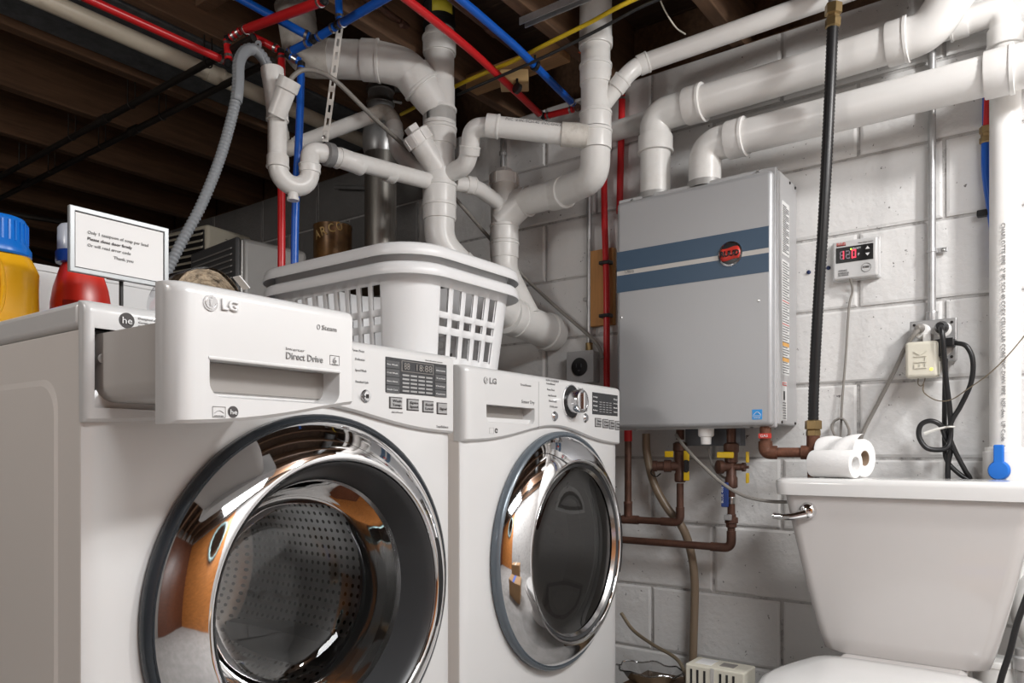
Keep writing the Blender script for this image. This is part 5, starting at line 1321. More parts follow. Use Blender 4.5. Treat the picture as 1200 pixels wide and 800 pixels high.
# ================================================================== THINGS ON THE BLOCK WALL
# dryer outlet
oy0, oy1 = atX(666, 430, 2.16).y, atX(696, 430, 2.16).y
oz1, oz0 = atX(681, 412, 2.16).z, atX(681, 448, 2.16).z
dx_ = thing('dryer_outlet', 'square metal outlet box with a round black socket, low on the wall behind the dryer', 'outlet', (2.18, (oy0+oy1)/2, oz0))
obj('box', MB().box((2.155, oy1, oz0), (2.199, oy0, oz1)), 'galv', dx_, smooth=False, bevel=0.003)
obj('cover', MB().box((2.152, oy1-0.002, oz0-0.002), (2.1555, oy0+0.002, oz1+0.002)), 'heater_side', dx_, smooth=False, bevel=0.001)
oc = V((2.152, (oy0+oy1)/2, (oz0+oz1)/2))
so = obj('socket', MB().lathe(oc, -EX, [(0.030, 0), (0.030, 0.004), (0.027, 0.006), (0.0001, 0.006)], 30), 'black', dx_)
for a, b_, c, e in ((-0.009, 0.004, 0.0016, 0.006), (0.009, 0.004, 0.0016, 0.006), (0, -0.012, 0.004, 0.002)):
    obj('slot', MB().box((2.1445, oc.y+a-c, oc.z+b_-e), (2.1462, oc.y+a+c, oc.z+b_+e)), 'dark2', so, smooth=False)
for a in (-1, 1):
    for c in (-1, 1): obj('screw', MB().lathe(V((2.152, oc.y+a*(oy0-oy1)*0.42, oc.z+c*(oz1-oz0)*0.42)), -EX, [(0.003, 0), (0.003, 0.001), (0.001, 0.002)], 8), 'steel', dx_)
cdx = thing('wall_conduit', 'slim steel conduit rising left of the orange board from the dryer outlet', 'conduit', atX(689, 410, 2.185))
cy_ = atX(691, 320, 2.185).y
pipe(cdx, (2.182, cy_, oz1+0.004), (2.182, cy_, 1.98), 0.0085, 'galv', n=12)
coupling(cdx, (2.182, cy_, oz1+0.003), (2.182, cy_, oz1+0.03), 0.012, 'brass')
obj('strap', MB().obox(V((2.190, cy_+0.006, atX(690, 350, 2.185).z)), EX, EY, EZ, 0.008, 0.020, 0.006), 'galv', cdx, smooth=False, bevel=0.003)
cdl = thing('wall_conduit', 'short dark conduit rising above the capped wye near the wall', 'conduit', atX(589, 190, 2.19))
pipe(cdl, atX(589, 196, 2.185), atX(589, 150, 2.185), 0.0085, 'galv', n=12); coupling(cdl, atX(589, 182, 2.185), atX(589, 178, 2.185), 0.012, 'galv')
# conduit and twin outlet box
ky_ = atX(1092, 250, 2.18).y
bz1_, bz0_ = atX(1095, 374, 2.155).z, atX(1095, 424, 2.155).z
by0, by1 = atX(1066, 400, 2.155).y, atX(1121, 400, 2.155).y
cd = thing('wall_conduit', 'long bright steel conduit coming down the white wall to the twin outlet box', 'conduit', (2.18, ky_, bz1_))
pipe(cd, (2.182, ky_, bz1_+0.002), (2.182, ky_, 1.99), 0.0092, 'galv', n=14)
cz_ = atX(1095, 293, 2.18).z
obj('pipe_strap', MB().lathe((2.182, ky_, cz_-0.005), EZ, [(0.0093, 0), (0.0112, 0.0005), (0.0112, 0.0095), (0.0093, 0.010)], 16), 'galv', cd)
obj('strap_ear', MB().box((2.188, ky_-0.034, cz_-0.006), (2.193, ky_-0.008, cz_+0.006)), 'galv', cd, smooth=False, bevel=0.0015)
obj('screw', MB().lathe((2.188, ky_-0.024, cz_), -EX, [(0.004, 0), (0.004, 0.002), (0.001, 0.003)], 10), 'steel', cd)
coupling(cd, (2.182, ky_, bz1_+0.001), (2.182, ky_, bz1_+0.024), 0.0135, 'galv')
ox = thing('twin_outlet', 'steel twin outlet box on the white wall with plugs and cords', 'outlet', (2.17, (by0+by1)/2, bz0_))
obj('box', MB().box((2.160, by1+0.003, bz0_+0.003), (2.199, by0-0.003, bz1_-0.003)), 'galv', ox, smooth=False, bevel=0.004)
obj('cover', MB().box((2.156, by1, bz0_), (2.161, by0, bz1_)), 'galv', ox, smooth=False, bevel=0.003)
for yy_ in (lerp((0, by0, 0), (0, by1, 0), 0.28).y, lerp((0, by0, 0), (0, by1, 0), 0.72).y):
    for zz_ in (bz0_+(bz1_-bz0_)*0.28, bz0_+(bz1_-bz0_)*0.74):
        obj('receptacle', MB().lathe((2.156, yy_, zz_), -EX, [(0.0185, 0), (0.0185, 0.0015), (0.017, 0.0025), (0.0001, 0.0025)], 26), 'pvc_clean', ox)
for a in (0.10, 0.90):
    for c in (0.10, 0.90): obj('screw', MB().lathe((2.156, by0+(by1-by0)*a, bz0_+(bz1_-bz0_)*c), -EX, [(0.0035, 0), (0.0035, 0.0015), (0.001, 0.002)], 10), 'black_iron', ox)
# plug-in transformer
t0_, t1_ = atX(1060.5, 440, 2.105), atX(1099, 400, 2.105)
tz0_, tz1_ = atX(1079, 442, 2.105).z, atX(1079, 399.5, 2.105).z
tf = thing('plug_transformer', 'ivory plug-in transformer with embossed letters hanging on the outlet box', 'transformer', (2.13, (t0_.y+t1_.y)/2, tz0_))
obj('housing', MB().box((2.105, t1_.y, tz0_), (2.1525, t0_.y, tz1_)), 'ivory', tf, bevel=0.008, seg=3, angle=60)
obj('tab', MB().box((2.140, atX(1091, 390, 2.15).y, tz1_-0.004), (2.1525, atX(1082, 390, 2.15).y, tz1_+0.024)), 'pvc_clean', tf, smooth=False, bevel=0.002)
text('ELK', (2.1048, (t0_.y+t1_.y)/2-0.012, tz0_+0.022), EZ, EY, 0.028, 'ivory', tf, width=0.046, thick=0.002, name='embossed_lettering')
obj('indicator_light', MB().lathe((2.1052, t1_.y+0.014, tz0_+0.019), -EX, [(0.004, 0), (0.0035, 0.0015), (0.0001, 0.002)], 12), 'led_yellow', tf)
# grey lead going down left from the box
gl = spline([atX(1079, 385, 2.150), atX(1073, 390, 2.125), atX(1062, 405, 2.13), atX(1048, 435, 2.15), atX(1030, 470, 2.165), atX(1012, 505, 2.17), atX(1004, 530, 2.17)], 8)
gt = thing('grey_cable', 'flat grey cord slanting from the outlet box down behind the paper rolls', 'cord', gl[-1])
obj('cord', MB().tube(gl, 0.0052, 8), 'cable_grey', gt); obj('plug', MB().lathe(atX(1079, 385, 2.150), -EX*0.9-EY*-0.2, [(0.010, 0), (0.012, 0.004), (0.009, 0.018), (0.005, 0.022)], 16), 'cable_grey', gt)
# black cords
bc = thing('power_cable', 'thick black power cord plugged into the upper socket, hanging straight down with a loop', 'cord', atX(1112, 560, 2.15))
c1_ = spline([atX(1104, 384, 2.145), atX(1103, 384, 2.105), atX(1105, 398, 2.095), atX(1108, 440, 2.11), atX(1113, 480, 2.13), atX(1114, 510, 2.135), atX(1110, 524, 2.13), atX(1098, 527, 2.125), atX(1085, 524, 2.12), atX(1077, 511, 2.12), atX(1079, 498, 2.12), atX(1090, 493, 2.12), atX(1102, 498, 2.125), atX(1108, 512, 2.14), atX(1114, 525, 2.155), atX(1111, 545, 2.16), atX(1111, 580, 2.16)], 8)
obj('cord', MB().tube(c1_, 0.0062, 10), 'hose_black', bc)
obj('plug', MB().lathe(atX(1104, 384, 2.152), -EX, [(0.0155, 0), (0.0155, 0.012), (0.012, 0.022), (0.009, 0.040)], 18), 'black', bc)
bc2 = thing('power_cable', 'black cord with a flat plug arching out to the right and back across the wall', 'cord', atX(1130, 560, 2.15))
c2_ = spline([atX(1112, 402, 2.13), atX(1122, 402, 2.125), atX(1133, 406, 2.12), atX(1140, 422, 2.12), atX(1138, 448, 2.125), atX(1126, 475, 2.13), atX(1116, 492, 2.13), atX(1112, 508, 2.14), atX(1120, 530, 2.15), atX(1131, 551, 2.155), atX(1137, 562, 2.16), atX(1138, 585, 2.165)], 8)
obj('cord', MB().tube(c2_, 0.0058, 10), 'hose_black', bc2)
pq = atX(1109, 402, 2.14); obj('plug', MB().box((2.118, pq.y-0.020, pq.z-0.011), (2.153, pq.y+0.014, pq.z+0.011)), 'black', bc2, smooth=False, bevel=0.004)
pq = atX(1103, 408, 2.14); obj('adapter', MB().box((2.114, pq.y-0.010, pq.z-0.022), (2.153, pq.y+0.013, pq.z+0.020)), 'black', bc2, smooth=False, bevel=0.003)
bc3 = tag(obj('power_cable', MB().tube(spline([atX(1108, 420, 2.14), atX(1107, 470, 2.155), atX(1107, 520, 2.17), atX(1110, 540, 2.165), atX(1124, 555, 2.16), atX(1140, 566, 2.16), atX(1146, 580, 2.16)], 8), 0.0058, 10), 'hose_black'), 'black cord hanging closest to the wall below the outlet box', 'cord')
tq = atX(1113, 500, 2.118)
ti = MB().tube(spline([tq+EY*0.008, tq-EX*0.010, tq-EY*0.010, tq+EX*0.016, tq+EY*0.010], 6), 0.0022, 6)
ti.tube(spline([tq+EY*0.006, tq+EY*0.030-EZ*0.006, tq+EY*0.055-EZ*0.016], 6), [0.0025+0.0002*k for k in range(13)], 6)
tag(obj('cord_tie', ti, 'tie_white'), 'white tape tie round the bundle of black cords', 'tie')
# thin brown wire from the transformer to the right
bw = spline([atX(1076, 443, 2.13), atX(1076, 450, 2.13), atX(1080, 452, 2.125), atX(1083, 447, 2.125), atX(1084, 443, 2.13)], 6)
bwb = MB().tube(bw, 0.0012, 6); bwb.tube(spline([atX(1082, 450, 2.125), atX(1083, 460, 2.12), atX(1098, 469, 2.11), atX(1115, 468, 2.10), atX(1135, 455, 2.09), atX(1160, 437, 2.08), atX(1185, 412, 2.07), atX(1215, 375, 2.07)], 8), 0.0014, 6)
tag(obj('bell_wire', bwb, 'cable_brown'), 'thin brown wire sagging from the transformer out to the right', 'wire')
# blue-and-red tube behind the riser at the right
yb_ = atX(1155, 230, 2.18).y
bl = thing('blue_water_tube', 'blue water tube with a brass joint beside the riser at the right edge', 'water tube', (2.18, yb_, atX(1155, 295, 2.18).z))
pex(bl, [atX(1155, 166, 2.178), (2.178, yb_, atX(1155, 200, 2.18).z), (2.186, yb_-0.030, atX(1156, 325, 2.185).z)], 0.0098, 'blue_pex', (False, False), rad=0.1)
pex(bl, [atX(1157.5, 105, 2.178), atX(1156, 150, 2.178)], 0.0075, 'red_pex', (False, False))
pex(bl, [atX(1154, 112, 2.182), atX(1154, 146, 2.182)], 0.0055, 'blue_pex', (False, False))
obj('brass_joint', MB().lathe(atX(1155.5, 168, 2.178), EZ, [(0.012, 0), (0.0145, 0.002), (0.0145, 0.014), (0.0115, 0.016), (0.0115, 0.024), (0.0145, 0.026), (0.0145, 0.040), (0.010, 0.042)], 6), 'brass', bl, smooth=False)
obj('tube_clip', MB().obox(atX(1152, 250, 2.185), EX, EY, EZ, 0.010, 0.013, 0.008), 'black', bl, smooth=False, bevel=0.003)
# heater controller
c0_, c1p = atX(976, 280, 2.168), atX(1028, 326, 2.168)
kz1 = atX(1002, 280, 2.168).z; kz0 = atX(1002, 325.5, 2.168).z
th = thing('heater_control', 'small white wall control showing red digits, right of the black hose', 'control panel', (2.185, (c0_.y+c1p.y)/2, kz0))
obj('back_plate', MB().box((2.190, c1p.y-0.003, kz0-0.002), (2.199, c0_.y+0.006, kz1+0.004)), 'plastic_white', th, smooth=False, bevel=0.002)
obj('housing', MB().box((2.168, c1p.y, kz0), (2.1905, c0_.y, kz1)), 'plastic_white', th, bevel=0.005, seg=3, angle=60)
wk = c0_.y-c1p.y; hk = kz1-kz0
def kp(u_, v_, off=0): return V((2.168-off, c0_.y-wk*u_, kz0+hk*v_))
pn = plate('display', kp(0.075, 0.43), U, Vv, wk*0.84, hk*0.40, 'black', th, 0.0012)
def digit(segs, u0, m, md):
    """seven-segment digit: lit segments glow, the others stay dim"""
    w7, h7 = 0.095, 0.21; t7 = 0.020
    geo_ = dict(a=(0, h7-t7*1.2, w7, t7*1.2), d=(0, 0, w7, t7*1.2), g=(0, h7/2-t7*0.6, w7, t7*1.2), b=(w7-t7, h7/2, t7, h7/2), c=(w7-t7, 0, t7, h7/2), f=(0, h7/2, t7, h7/2), e=(0, 0, t7, h7/2))
    for lit, mm in ((True, m), (False, md)):
        b_ = MB()
        for q, (a, c, sx, sz) in geo_.items():
            if (q in segs) != lit: continue
            p0, p1_ = kp(u0+a, 0.52+c, 0.0012), kp(u0+a+sx, 0.52+c+sz, 0.0020 if lit else 0.0016)
            b_.box(p0, p1_)
        if b_.v: obj('digit' if lit else 'dim_segments', b_, mm, pn, smooth=False)
digit('bc', 0.165, 'led_red', 'led_dim'); digit('abged', 0.300, 'led_dim', 'dark2'); digit('abcdef', 0.435, 'led_red', 'dark2')
text('F', kp(0.58, 0.56, 0.0013), U, Vv, hk*0.07, 'ink_white', pn)
disc('status_light', kp(0.42, 0.755, 0.0012), -EX, 0.0024, 'led_green', pn, th=0.0006, n=12)
text('PRIORITY', kp(0.46, 0.735, 0.0013), U, Vv, hk*0.045, 'ink_white', pn, width=wk*0.18)
for sgn, v_ in ((1, 0.70), (-1, 0.60)):
    obj('arrow_key', MB().add([kp(0.74, v_, 0.0016), kp(0.84, v_, 0.0016), kp(0.79, v_+sgn*0.075, 0.0016)], [(0, 1, 2)]), 'ink_white', pn, smooth=False)
text('RUUD', kp(0.095, 0.875, 0.0008), U, Vv, hk*0.085, 'red', th, width=wk*0.2)
plate('logo_bar', kp(0.09, 0.865), U, Vv, wk*0.21, hk*0.035, 'ink', th, 0.0004)
text('Water Heater Control', kp(0.58, 0.875, 0.0002), U, Vv, hk*0.03, 'ink_grey', th, width=wk*0.33)
ring_ = [kp(0.76, 0.235, 0.0008)+V((0, math.cos(a)*wk*0.105, math.sin(a)*wk*0.105)) for a in [2*PI*k/28 for k in range(29)]]
obj('power_key', MB().tube(ring_, 0.0006, 6), 'ink_grey', th)
text('POWER', kp(0.69, 0.225, 0.0002), U, Vv, hk*0.05, 'ink', th, width=wk*0.14)
for k, (s, v_) in enumerate((('WARNING', 0.205), ('HOT WATER MAY SCALD', 0.14), ('SEE MANUAL', 0.085))):
    text(s, kp(0.13, v_, 0.0002), U, Vv, hk*0.045, 'ink_grey', th, width=wk*(0.20 if k == 0 else 0.24))
cl = spline([kp(0.40, -0.005), (2.188, c0_.y-wk*0.41, kz0-0.03), atX(995, 360, 2.19), atX(991, 420, 2.19), atX(987, 470, 2.185), atX(985, 515, 2.18)], 8)
cbl = thing('control_cable', 'grey cord from the white control down to a small coil behind the paper rolls', 'cord', cl[-1])
obj('cord', MB().tube(cl, 0.0032, 8), 'cable_grey', cbl)
lp_ = []
for k in range(50):
    a = 2*PI*k/14; lp_.append(atX(985, 503, 2.175)+V((0.004*math.sin(a*0.7), math.cos(a)*(0.021+0.004*math.sin(k*0.9)), math.sin(a)*0.030)))
obj('cord_coil', MB().tube(lp_, 0.0030, 6), 'cable_grey', cbl)
for i_, (px, py) in enumerate(((948, 319), (971, 314))):
    tag(obj('wall_plug', MB().lathe(atX(px, py, 2.201), -EX, [(0.0055, 0), (0.0055, 0.004), (0.003, 0.006), (0.0001, 0.006)], 12), 'nail'), ['small blue plug in the wall left of the black hose', 'small blue plug in the wall right of the black hose'][i_], 'plug')

# ================================================================== GAS LINE
gx_ = 1.95
hpts = spline([D(976, 27, 1.86), D(972, 120, 1.87), D(966, 240, 1.89), D(958, 370, 1.93), D(954, 450, 1.96), D(953, 494, 1.975)], 8)
gh_ = thing('gas_hose', 'black ribbed gas hose hanging from a brass fitting down to the rusty tee', 'hose', hpts[-1])
gd2 = [0]
for a, b_ in zip(hpts, hpts[1:]): gd2.append(gd2[-1]+(b_-a).length)
def along2(s):
    for i in range(1, len(gd2)):
        if gd2[i] >= s: t = (s-gd2[i-1])/max(1e-9, gd2[i]-gd2[i-1]); return hpts[i-1]*(1-t)+hpts[i]*t
    return hpts[-1]
n2 = int(gd2[-1]/0.0045); p2 = [along2(gd2[-1]*k/n2) for k in range(n2+1)]
obj('ribbed_hose', MB().tube(p2, [0.0140 if k % 2 else 0.0124 for k in range(len(p2))], 16), 'hose_black', gh_, angle=80)
up2 = (hpts[0]-hpts[1]).normalized()
obj('brass_nut', MB().lathe(hpts[0]-up2*0.012, up2, [(0.0145, 0), (0.0185, 0.003), (0.0185, 0.022), (0.015, 0.025), (0.015, 0.030), (0.0205, 0.033), (0.0205, 0.056), (0.013, 0.058)], 6), 'brass', gh_, smooth=False)
obj('steel_nipple', MB().lathe(hpts[0]+up2*0.044, up2, [(0.013, 0), (0.013, 0.04), (0.017, 0.041), (0.017, 0.09)], 18), 'galv', gh_)
obj('supply_pipe', MB().tube([hpts[0]+up2*0.13, V((hpts[0].x, hpts[0].y, 2.13))], 0.0135, 14), 'galv', gh_)
dn = (hpts[-1]-hpts[-2]).normalized(); pe = hpts[-1]
obj('brass_nut', MB().lathe(pe-EZ*0.038, EZ, [(0.014, 0), (0.0185, 0.002), (0.0185, 0.015), (0.0165, 0.017), (0.0215, 0.019), (0.0215, 0.040), (0.014, 0.043)], 6), 'brass', gh_, smooth=False)
# iron pieces to the heater
gi = thing('gas_pipe', 'rusty iron gas elbow and tee under the right end of the heater', 'pipe', D(925, 531, 1.98))
ge = V((pe.x, pe.y, 0)); gzz = D(930, 530, 1.98).z
gx2 = atX(897, 520, 2.03)
pipe(gi, (gx2.x, gx2.y, hz0+0.004), (gx2.x, gx2.y, gzz+0.014), 0.0145, 'iron')
bend(gi, [(gx2.x, gx2.y, gzz+0.03), (gx2.x, gx2.y, gzz), lerp((gx2.x, gx2.y, gzz), (pe.x, pe.y, gzz), 0.25)], 0.0180, 'iron', rad=0.03)
pipe(gi, lerp((gx2.x, gx2.y, gzz), (pe.x, pe.y, gzz), 0.15), (pe.x, pe.y, gzz), 0.0130, 'iron')
gdv = (V((pe.x, pe.y, gzz))-V((gx2.x, gx2.y, gzz))).normalized()
coupling(gi, V((pe.x, pe.y, gzz))-gdv*0.030, V((pe.x, pe.y, gzz))+gdv*0.022, 0.0185, 'iron', name='tee')
pipe(gi, (pe.x, pe.y, gzz), (pe.x, pe.y, pe.z-0.036), 0.0165, 'iron', name='tee_branch')
pipe(gi, (pe.x, pe.y, gzz), (pe.x, pe.y, gzz-0.08), 0.0145, 'iron', name='drip_leg')

# ================================================================== WATER PIPES UNDER THE HEATER
XC = 2.10
def C_(px, py, X=XC): return atX(px, py, X)
hot = thing('hot_water_pipe', 'brown copper pipe with a yellow-handled valve under the left of the heater', 'pipe', C_(798, 610))
vx, vy_ = XC, C_(797, 560).y
def vz(y): return C_(797, y).z
pipe(hot, (vx, vy_, hz0-0.002), (vx, vy_, vz(515)), 0.012, 'copper')
obj('valve_body', MB().lathe((vx, vy_, vz(565)), EZ, [(0.013, 0), (0.0165, 0.004), (0.0165, 0.025), (0.014, 0.030), (0.014, 0.06), (0.0175, 0.065), (0.0175, 0.09), (0.021, 0.094), (0.021, 0.115), (0.013, 0.12)], 20), 'copper', hot)
obj('side_port', MB().lathe((vx, vy_, vz(546)), EY*0.95-EX*0.3, [(0.014, 0), (0.014, 0.024), (0.0185, 0.026), (0.0185, 0.046), (0.014, 0.048), (0.014, 0.066), (0.0165, 0.068), (0.0165, 0.080), (0.001, 0.081)], 20), 'copper', hot)
cap_c = V((vx, vy_, vz(546)))+(EY*0.95-EX*0.3).normalized()*0.075
obj('port_chain', MB().tube(spline([cap_c, cap_c+EY*0.012-EZ*0.020, cap_c-EY*0.004-EZ*0.032, cap_c-EY*0.02-EZ*0.022], 6), 0.002, 6), 'black_iron', hot)
for (px, py, a, c) in ((784, 532, 0.013, 0.009), ):
    p = C_(px, py, XC-0.03); obj('valve_handle', MB().obox(p, EX, EY, EZ, 0.004, a, c), 'yellow', hot, smooth=False, bevel=0.002)
for y0_, y1_ in ((528, 540), (552, 563)):
    a_, b_ = C_(804.5, y0_, XC-0.025), C_(804.5, y1_, XC-0.025)
    obj('valve_handle', MB().obox((a_+b_)/2, EX, EY, EZ, 0.003, 0.0085, abs(a_.z-b_.z)/2), 'yellow', hot, smooth=False, bevel=0.002)
a_ = C_(804.5, 546, XC-0.025); obj('handle_stem', MB().obox(a_, EX, EY, EZ, 0.006, 0.006, 0.018), 'black', hot, smooth=False, bevel=0.002)
pipe(hot, (vx, vy_, vz(566)), (vx, vy_, vz(602)), 0.0105, 'copper')
yl = C_(725, 608).y
bend(hot, [(vx, vy_, vz(594)), (vx, vy_, vz(612)), (vx, vy_+0.06, vz(612))], 0.0128, 'copper', rad=0.03)
yr_ = C_(736, 560).y
pipe(hot, (vx, vy_+0.04, vz(612)), (vx, yl, vz(612)), 0.0108, 'copper')
coupling(hot, (vx, yr_-0.035, vz(612)), (vx, yr_+0.018, vz(612)), 0.0135, 'copper')
pipe(hot, (vx, yr_, vz(612)), (vx, yr_, C_(736, 510).z), 0.0108, 'copper', name='riser')
coupling(hot, (vx, yr_, vz(608)), (vx, yr_, vz(590)), 0.013, 'copper')
obj('red_sleeve', MB().lathe((vx, yr_, C_(736, 517).z), EZ, [(0.0112, 0), (0.0125, 0.001), (0.0125, 0.05)], 16), 'red_pex', hot)
cold = thing('cold_water_pipe', 'brown copper pipe with yellow valve and blue lever under the right of the heater', 'pipe', C_(857, 640))
wx, wy = XC, C_(857, 560).y
def wz(y): return C_(857, y).z
pipe(cold, (wx, wy, hz0-0.002), (wx, wy, wz(520)), 0.013, 'copper')
obj('valve_body', MB().lathe((wx, wy, wz(572)), EZ, [(0.013, 0), (0.0175, 0.004), (0.0175, 0.03), (0.014, 0.035), (0.014, 0.07), (0.0185, 0.075), (0.0185, 0.10), (0.0215, 0.104), (0.0215, 0.125), (0.014, 0.13)], 20), 'copper', cold)
obj('front_port', MB().lathe((wx, wy, wz(547)), -EX*0.75+EY*0.66, [(0.013, 0), (0.013, 0.025), (0.0195, 0.028), (0.0195, 0.042), (0.012, 0.045), (0.001, 0.046)], 20), 'copper', cold)
obj('side_stem', MB().lathe((wx, wy, wz(547)), -EY, [(0.010, 0), (0.010, 0.030), (0.013, 0.032), (0.013, 0.040), (0.004, 0.042), (0.004, 0.05)], 14), 'copper', cold)
a_ = C_(850, 533, XC-0.03); obj('valve_handle', MB().obox(a_, EX, EY, EZ, 0.005, 0.024, 0.0085), 'yellow', cold, smooth=False, bevel=0.003)
for y0_, y1_ in ((529, 542), (554, 566)):
    a_, b_ = C_(876, y0_, XC-0.01), C_(876, y1_, XC-0.01)
    obj('valve_handle', MB().obox((a_+b_)/2, EX, EY, EZ, 0.008, 0.003, abs(a_.z-b_.z)/2), 'yellow', cold, smooth=False, bevel=0.002)
pipe(cold, (wx, wy, wz(574)), (wx, wy, wz(635)), 0.0108, 'copper')
coupling(cold, (wx, wy, wz(590)), (wx, wy, wz(582)), 0.0125, 'steel')
ul = obj('union', MB().lathe((wx, wy, wz(618)), EZ, [(0.012, 0), (0.016, 0.002), (0.016, 0.012), (0.0195, 0.014), (0.0195, 0.028), (0.014, 0.031), (0.014, 0.038)], 8), 'copper', cold, smooth=False)
a_, b_ = C_(849.5, 565, XC-0.028), C_(849.5, 594, XC-0.028)
lv_ = obj('lever', MB().obox((a_+b_)/2, EX, EY, EZ, 0.004, 0.0105, abs(a_.z-b_.z)/2), 'handle_blue', cold, smooth=False, bevel=0.003)
text('BLUE 400', (a_.x-0.0042, a_.y+0.003, b_.z+0.012), EZ, EY, 0.006, 'ink_white', lv_, width=0.045)
obj('lever_link', MB().obox(C_(853, 606, XC-0.02), EX, EY, EZ, 0.006, 0.010, 0.008), 'galv', cold, smooth=False, bevel=0.002)
bend(cold, [(wx, wy, wz(622)), (wx, wy, wz(642)), (wx, wy+0.06, wz(642))], 0.0130, 'copper', rad=0.03)
pipe(cold, (wx, wy+0.04, wz(642)), (wx, C_(722, 634).y, wz(642)), 0.0110, 'copper')
# tan hose to the floor
th_pts = spline([C_(757, 508, 2.13), C_(758, 530, 2.13), C_(766, 565, 2.13), C_(782, 595, 2.135), C_(798, 615, 2.14), C_(808, 640, 2.15), C_(814, 680, 2.16), C_(813, 740, 2.16), C_(811, 800, 2.16), C_(808, 860, 2.15), C_(806, 900, 2.15)], 8)
tag(obj('tan_hose', MB().tube(th_pts, 0.0125, 12), 'tube_tan'), 'tan hose curving from under the heater down the wall behind the copper pipes', 'hose')
# grey lead from the heater to behind the tank
hl = spline([C_(792, 509, 2.07), C_(803, 524, 2.05), C_(822, 544, 2.04), C_(845, 565, 2.035), C_(870, 580, 2.03), C_(900, 587, 2.03), C_(935, 588, 2.05), C_(960, 588, 2.08)], 8)
tag(obj('heater_cable', MB().tube(hl, 0.0048, 8), 'cable_grey'), 'grey cord sagging from under the heater to behind the toilet tank', 'cord')
hl2 = spline([C_(830, 526, 2.12), C_(835, 545, 2.12), C_(846, 558, 2.12), C_(853, 560, 2.13)], 8)
tag(obj('short_cable', MB().tube(hl2, 0.0035, 8), 'cable_grey'), 'short dark cord hanging between the two valves', 'cord')
lo = spline([C_(728, 718, 2.10), C_(742, 738, 2.09), C_(765, 755, 2.07), C_(788, 768, 2.06), C_(799, 780, 2.05), C_(804, 800, 2.05), C_(806, 850, 2.05)], 8)
tag(obj('floor_cable', MB().tube(lo, 0.0055, 8), 'cable_brown'), 'dark brown cord dropping beside the dryer at the bottom of the wall', 'cord')

# ================================================================== LOW THINGS BY THE WALL
lx0, ly0 = 1.93, atX(838, 790, 2.0).y
bz_ = D(838, 777, 2.08).z
st0 = thing('side_stand', 'small dark stand under the slotted white box beside the dryer', 'stand', (2.02, ly0, 0))
obj('board', MB().box((1.90, ly0-0.10, bz_-0.105), (2.135, ly0+0.27, bz_-0.095)), 'shelf', st0, smooth=False)
for x in (1.915, 2.12):
    for y in (ly0-0.085, ly0+0.255): obj('leg', MB().box((x-0.012, y-0.012, 0), (x+0.012, y+0.012, bz_-0.106)), 'shelf', st0, smooth=False)
vb = thing('slotted_box', 'small ivory plastic box with dark slots by the wall at the bottom', 'box', (2.0, ly0, bz_-0.0945))
e0 = atX(803, 783, 1.955); e1 = atX(872, 790, 1.955)
obj('housing', MB().box((1.955, e1.y, bz_-0.0945), (2.045, e0.y, bz_)), 'ivory', vb, smooth=False, bevel=0.004)
wv = e0.y-e1.y
for k, f in enumerate((0.10, 0.21, 0.33, 0.60, 0.71, 0.82)):
    obj('slot', MB().box((1.954, e0.y-wv*f-0.004, bz_-0.085), (1.957, e0.y-wv*f+0.002, bz_-0.012)), 'black', vb, smooth=False)
obj('middle_groove', MB().box((1.9535, e0.y-wv*0.50, bz_-0.09), (1.9565, e0.y-wv*0.44, bz_-0.002)), 'plastic_grey', vb, smooth=False)
obj('top_window', MB().box((1.985, e0.y-wv*0.76, bz_-0.001), (2.02, e0.y-wv*0.52, bz_+0.0012)), 'recess', vb, smooth=False)
obj('top_label', MB().box((1.975, e0.y-wv*0.40, bz_-0.001), (2.03, e0.y-wv*0.12, bz_+0.0010)), 'sheet', vb, smooth=False)
# crumpled clear tray
tc = atX(762, 792, 2.03); tzb = bz_-0.0945
tx_ = thing('clear_tray', 'crumpled clear plastic tray beside the dryer at the bottom', 'tray', (2.03, tc.y, tzb))
rings = []
for j, (s, z) in enumerate(((0.60, tzb+0.001), (0.75, tzb+0.014), (0.92, tzb+0.034), (1.0, tzb+0.038), (1.05, tzb+0.035))):
    rings.append([V((2.03+math.cos(a)*0.07*s*(1+0.05*math.sin(9*a)), tc.y+math.sin(a)*0.10*s*(1+0.05*math.sin(11*a)), z+0.0035*math.sin(7*a)*(j > 0))) for a in [2*PI*k/44 for k in range(44)]])
b = MB(); b.rings(rings, caps=False); b.add(rings[0], [tuple(range(43, -1, -1))])
obj('shell', b, 'clear_tray', tx_, angle=25)
obj('folded_rim', MB().tube(rings[3]+[rings[3][0]], 0.0022, 6), 'clear_tray', tx_)

# ================================================================== TOILET
XT = 1.895
tyl, tyr = atX(925, 590, XT).y, None
tlz = atX(1060, 563, 1.88).z
cy0 = 0.318                                                 # centre line of the toilet
tl = thing('toilet', 'pale porcelain toilet with a flared tank and chrome lever at the lower right', 'toilet', (1.7, cy0, 0))
lid_z1 = atX(940, 561, 1.875).z+0.001; lid_z0 = atX(940, 581, 1.88).z
def rr_ring(cx, cy, sx, sy, r, z, n=6): return [V((cx+a, cy+b_, z)) for a, b_ in rrect(sx, sy, r, n)]
tank = []
zbk = atX(970, 763, XT).z
for k in range(13):
    t = k/12; z = zbk+(lid_z0+0.012-zbk)*t
    wdt = 0.345+(0.520-0.345)*(t**0.85); dpt = 0.140+0.030*t
    tank.append(rr_ring(2.065-dpt/2, cy0, dpt, wdt, 0.028, z))
bot_ = [rr_ring(2.065-0.075, cy0, 0.125, 0.315, 0.03, zbk-0.006)]
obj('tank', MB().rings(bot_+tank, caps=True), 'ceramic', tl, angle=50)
lr = []
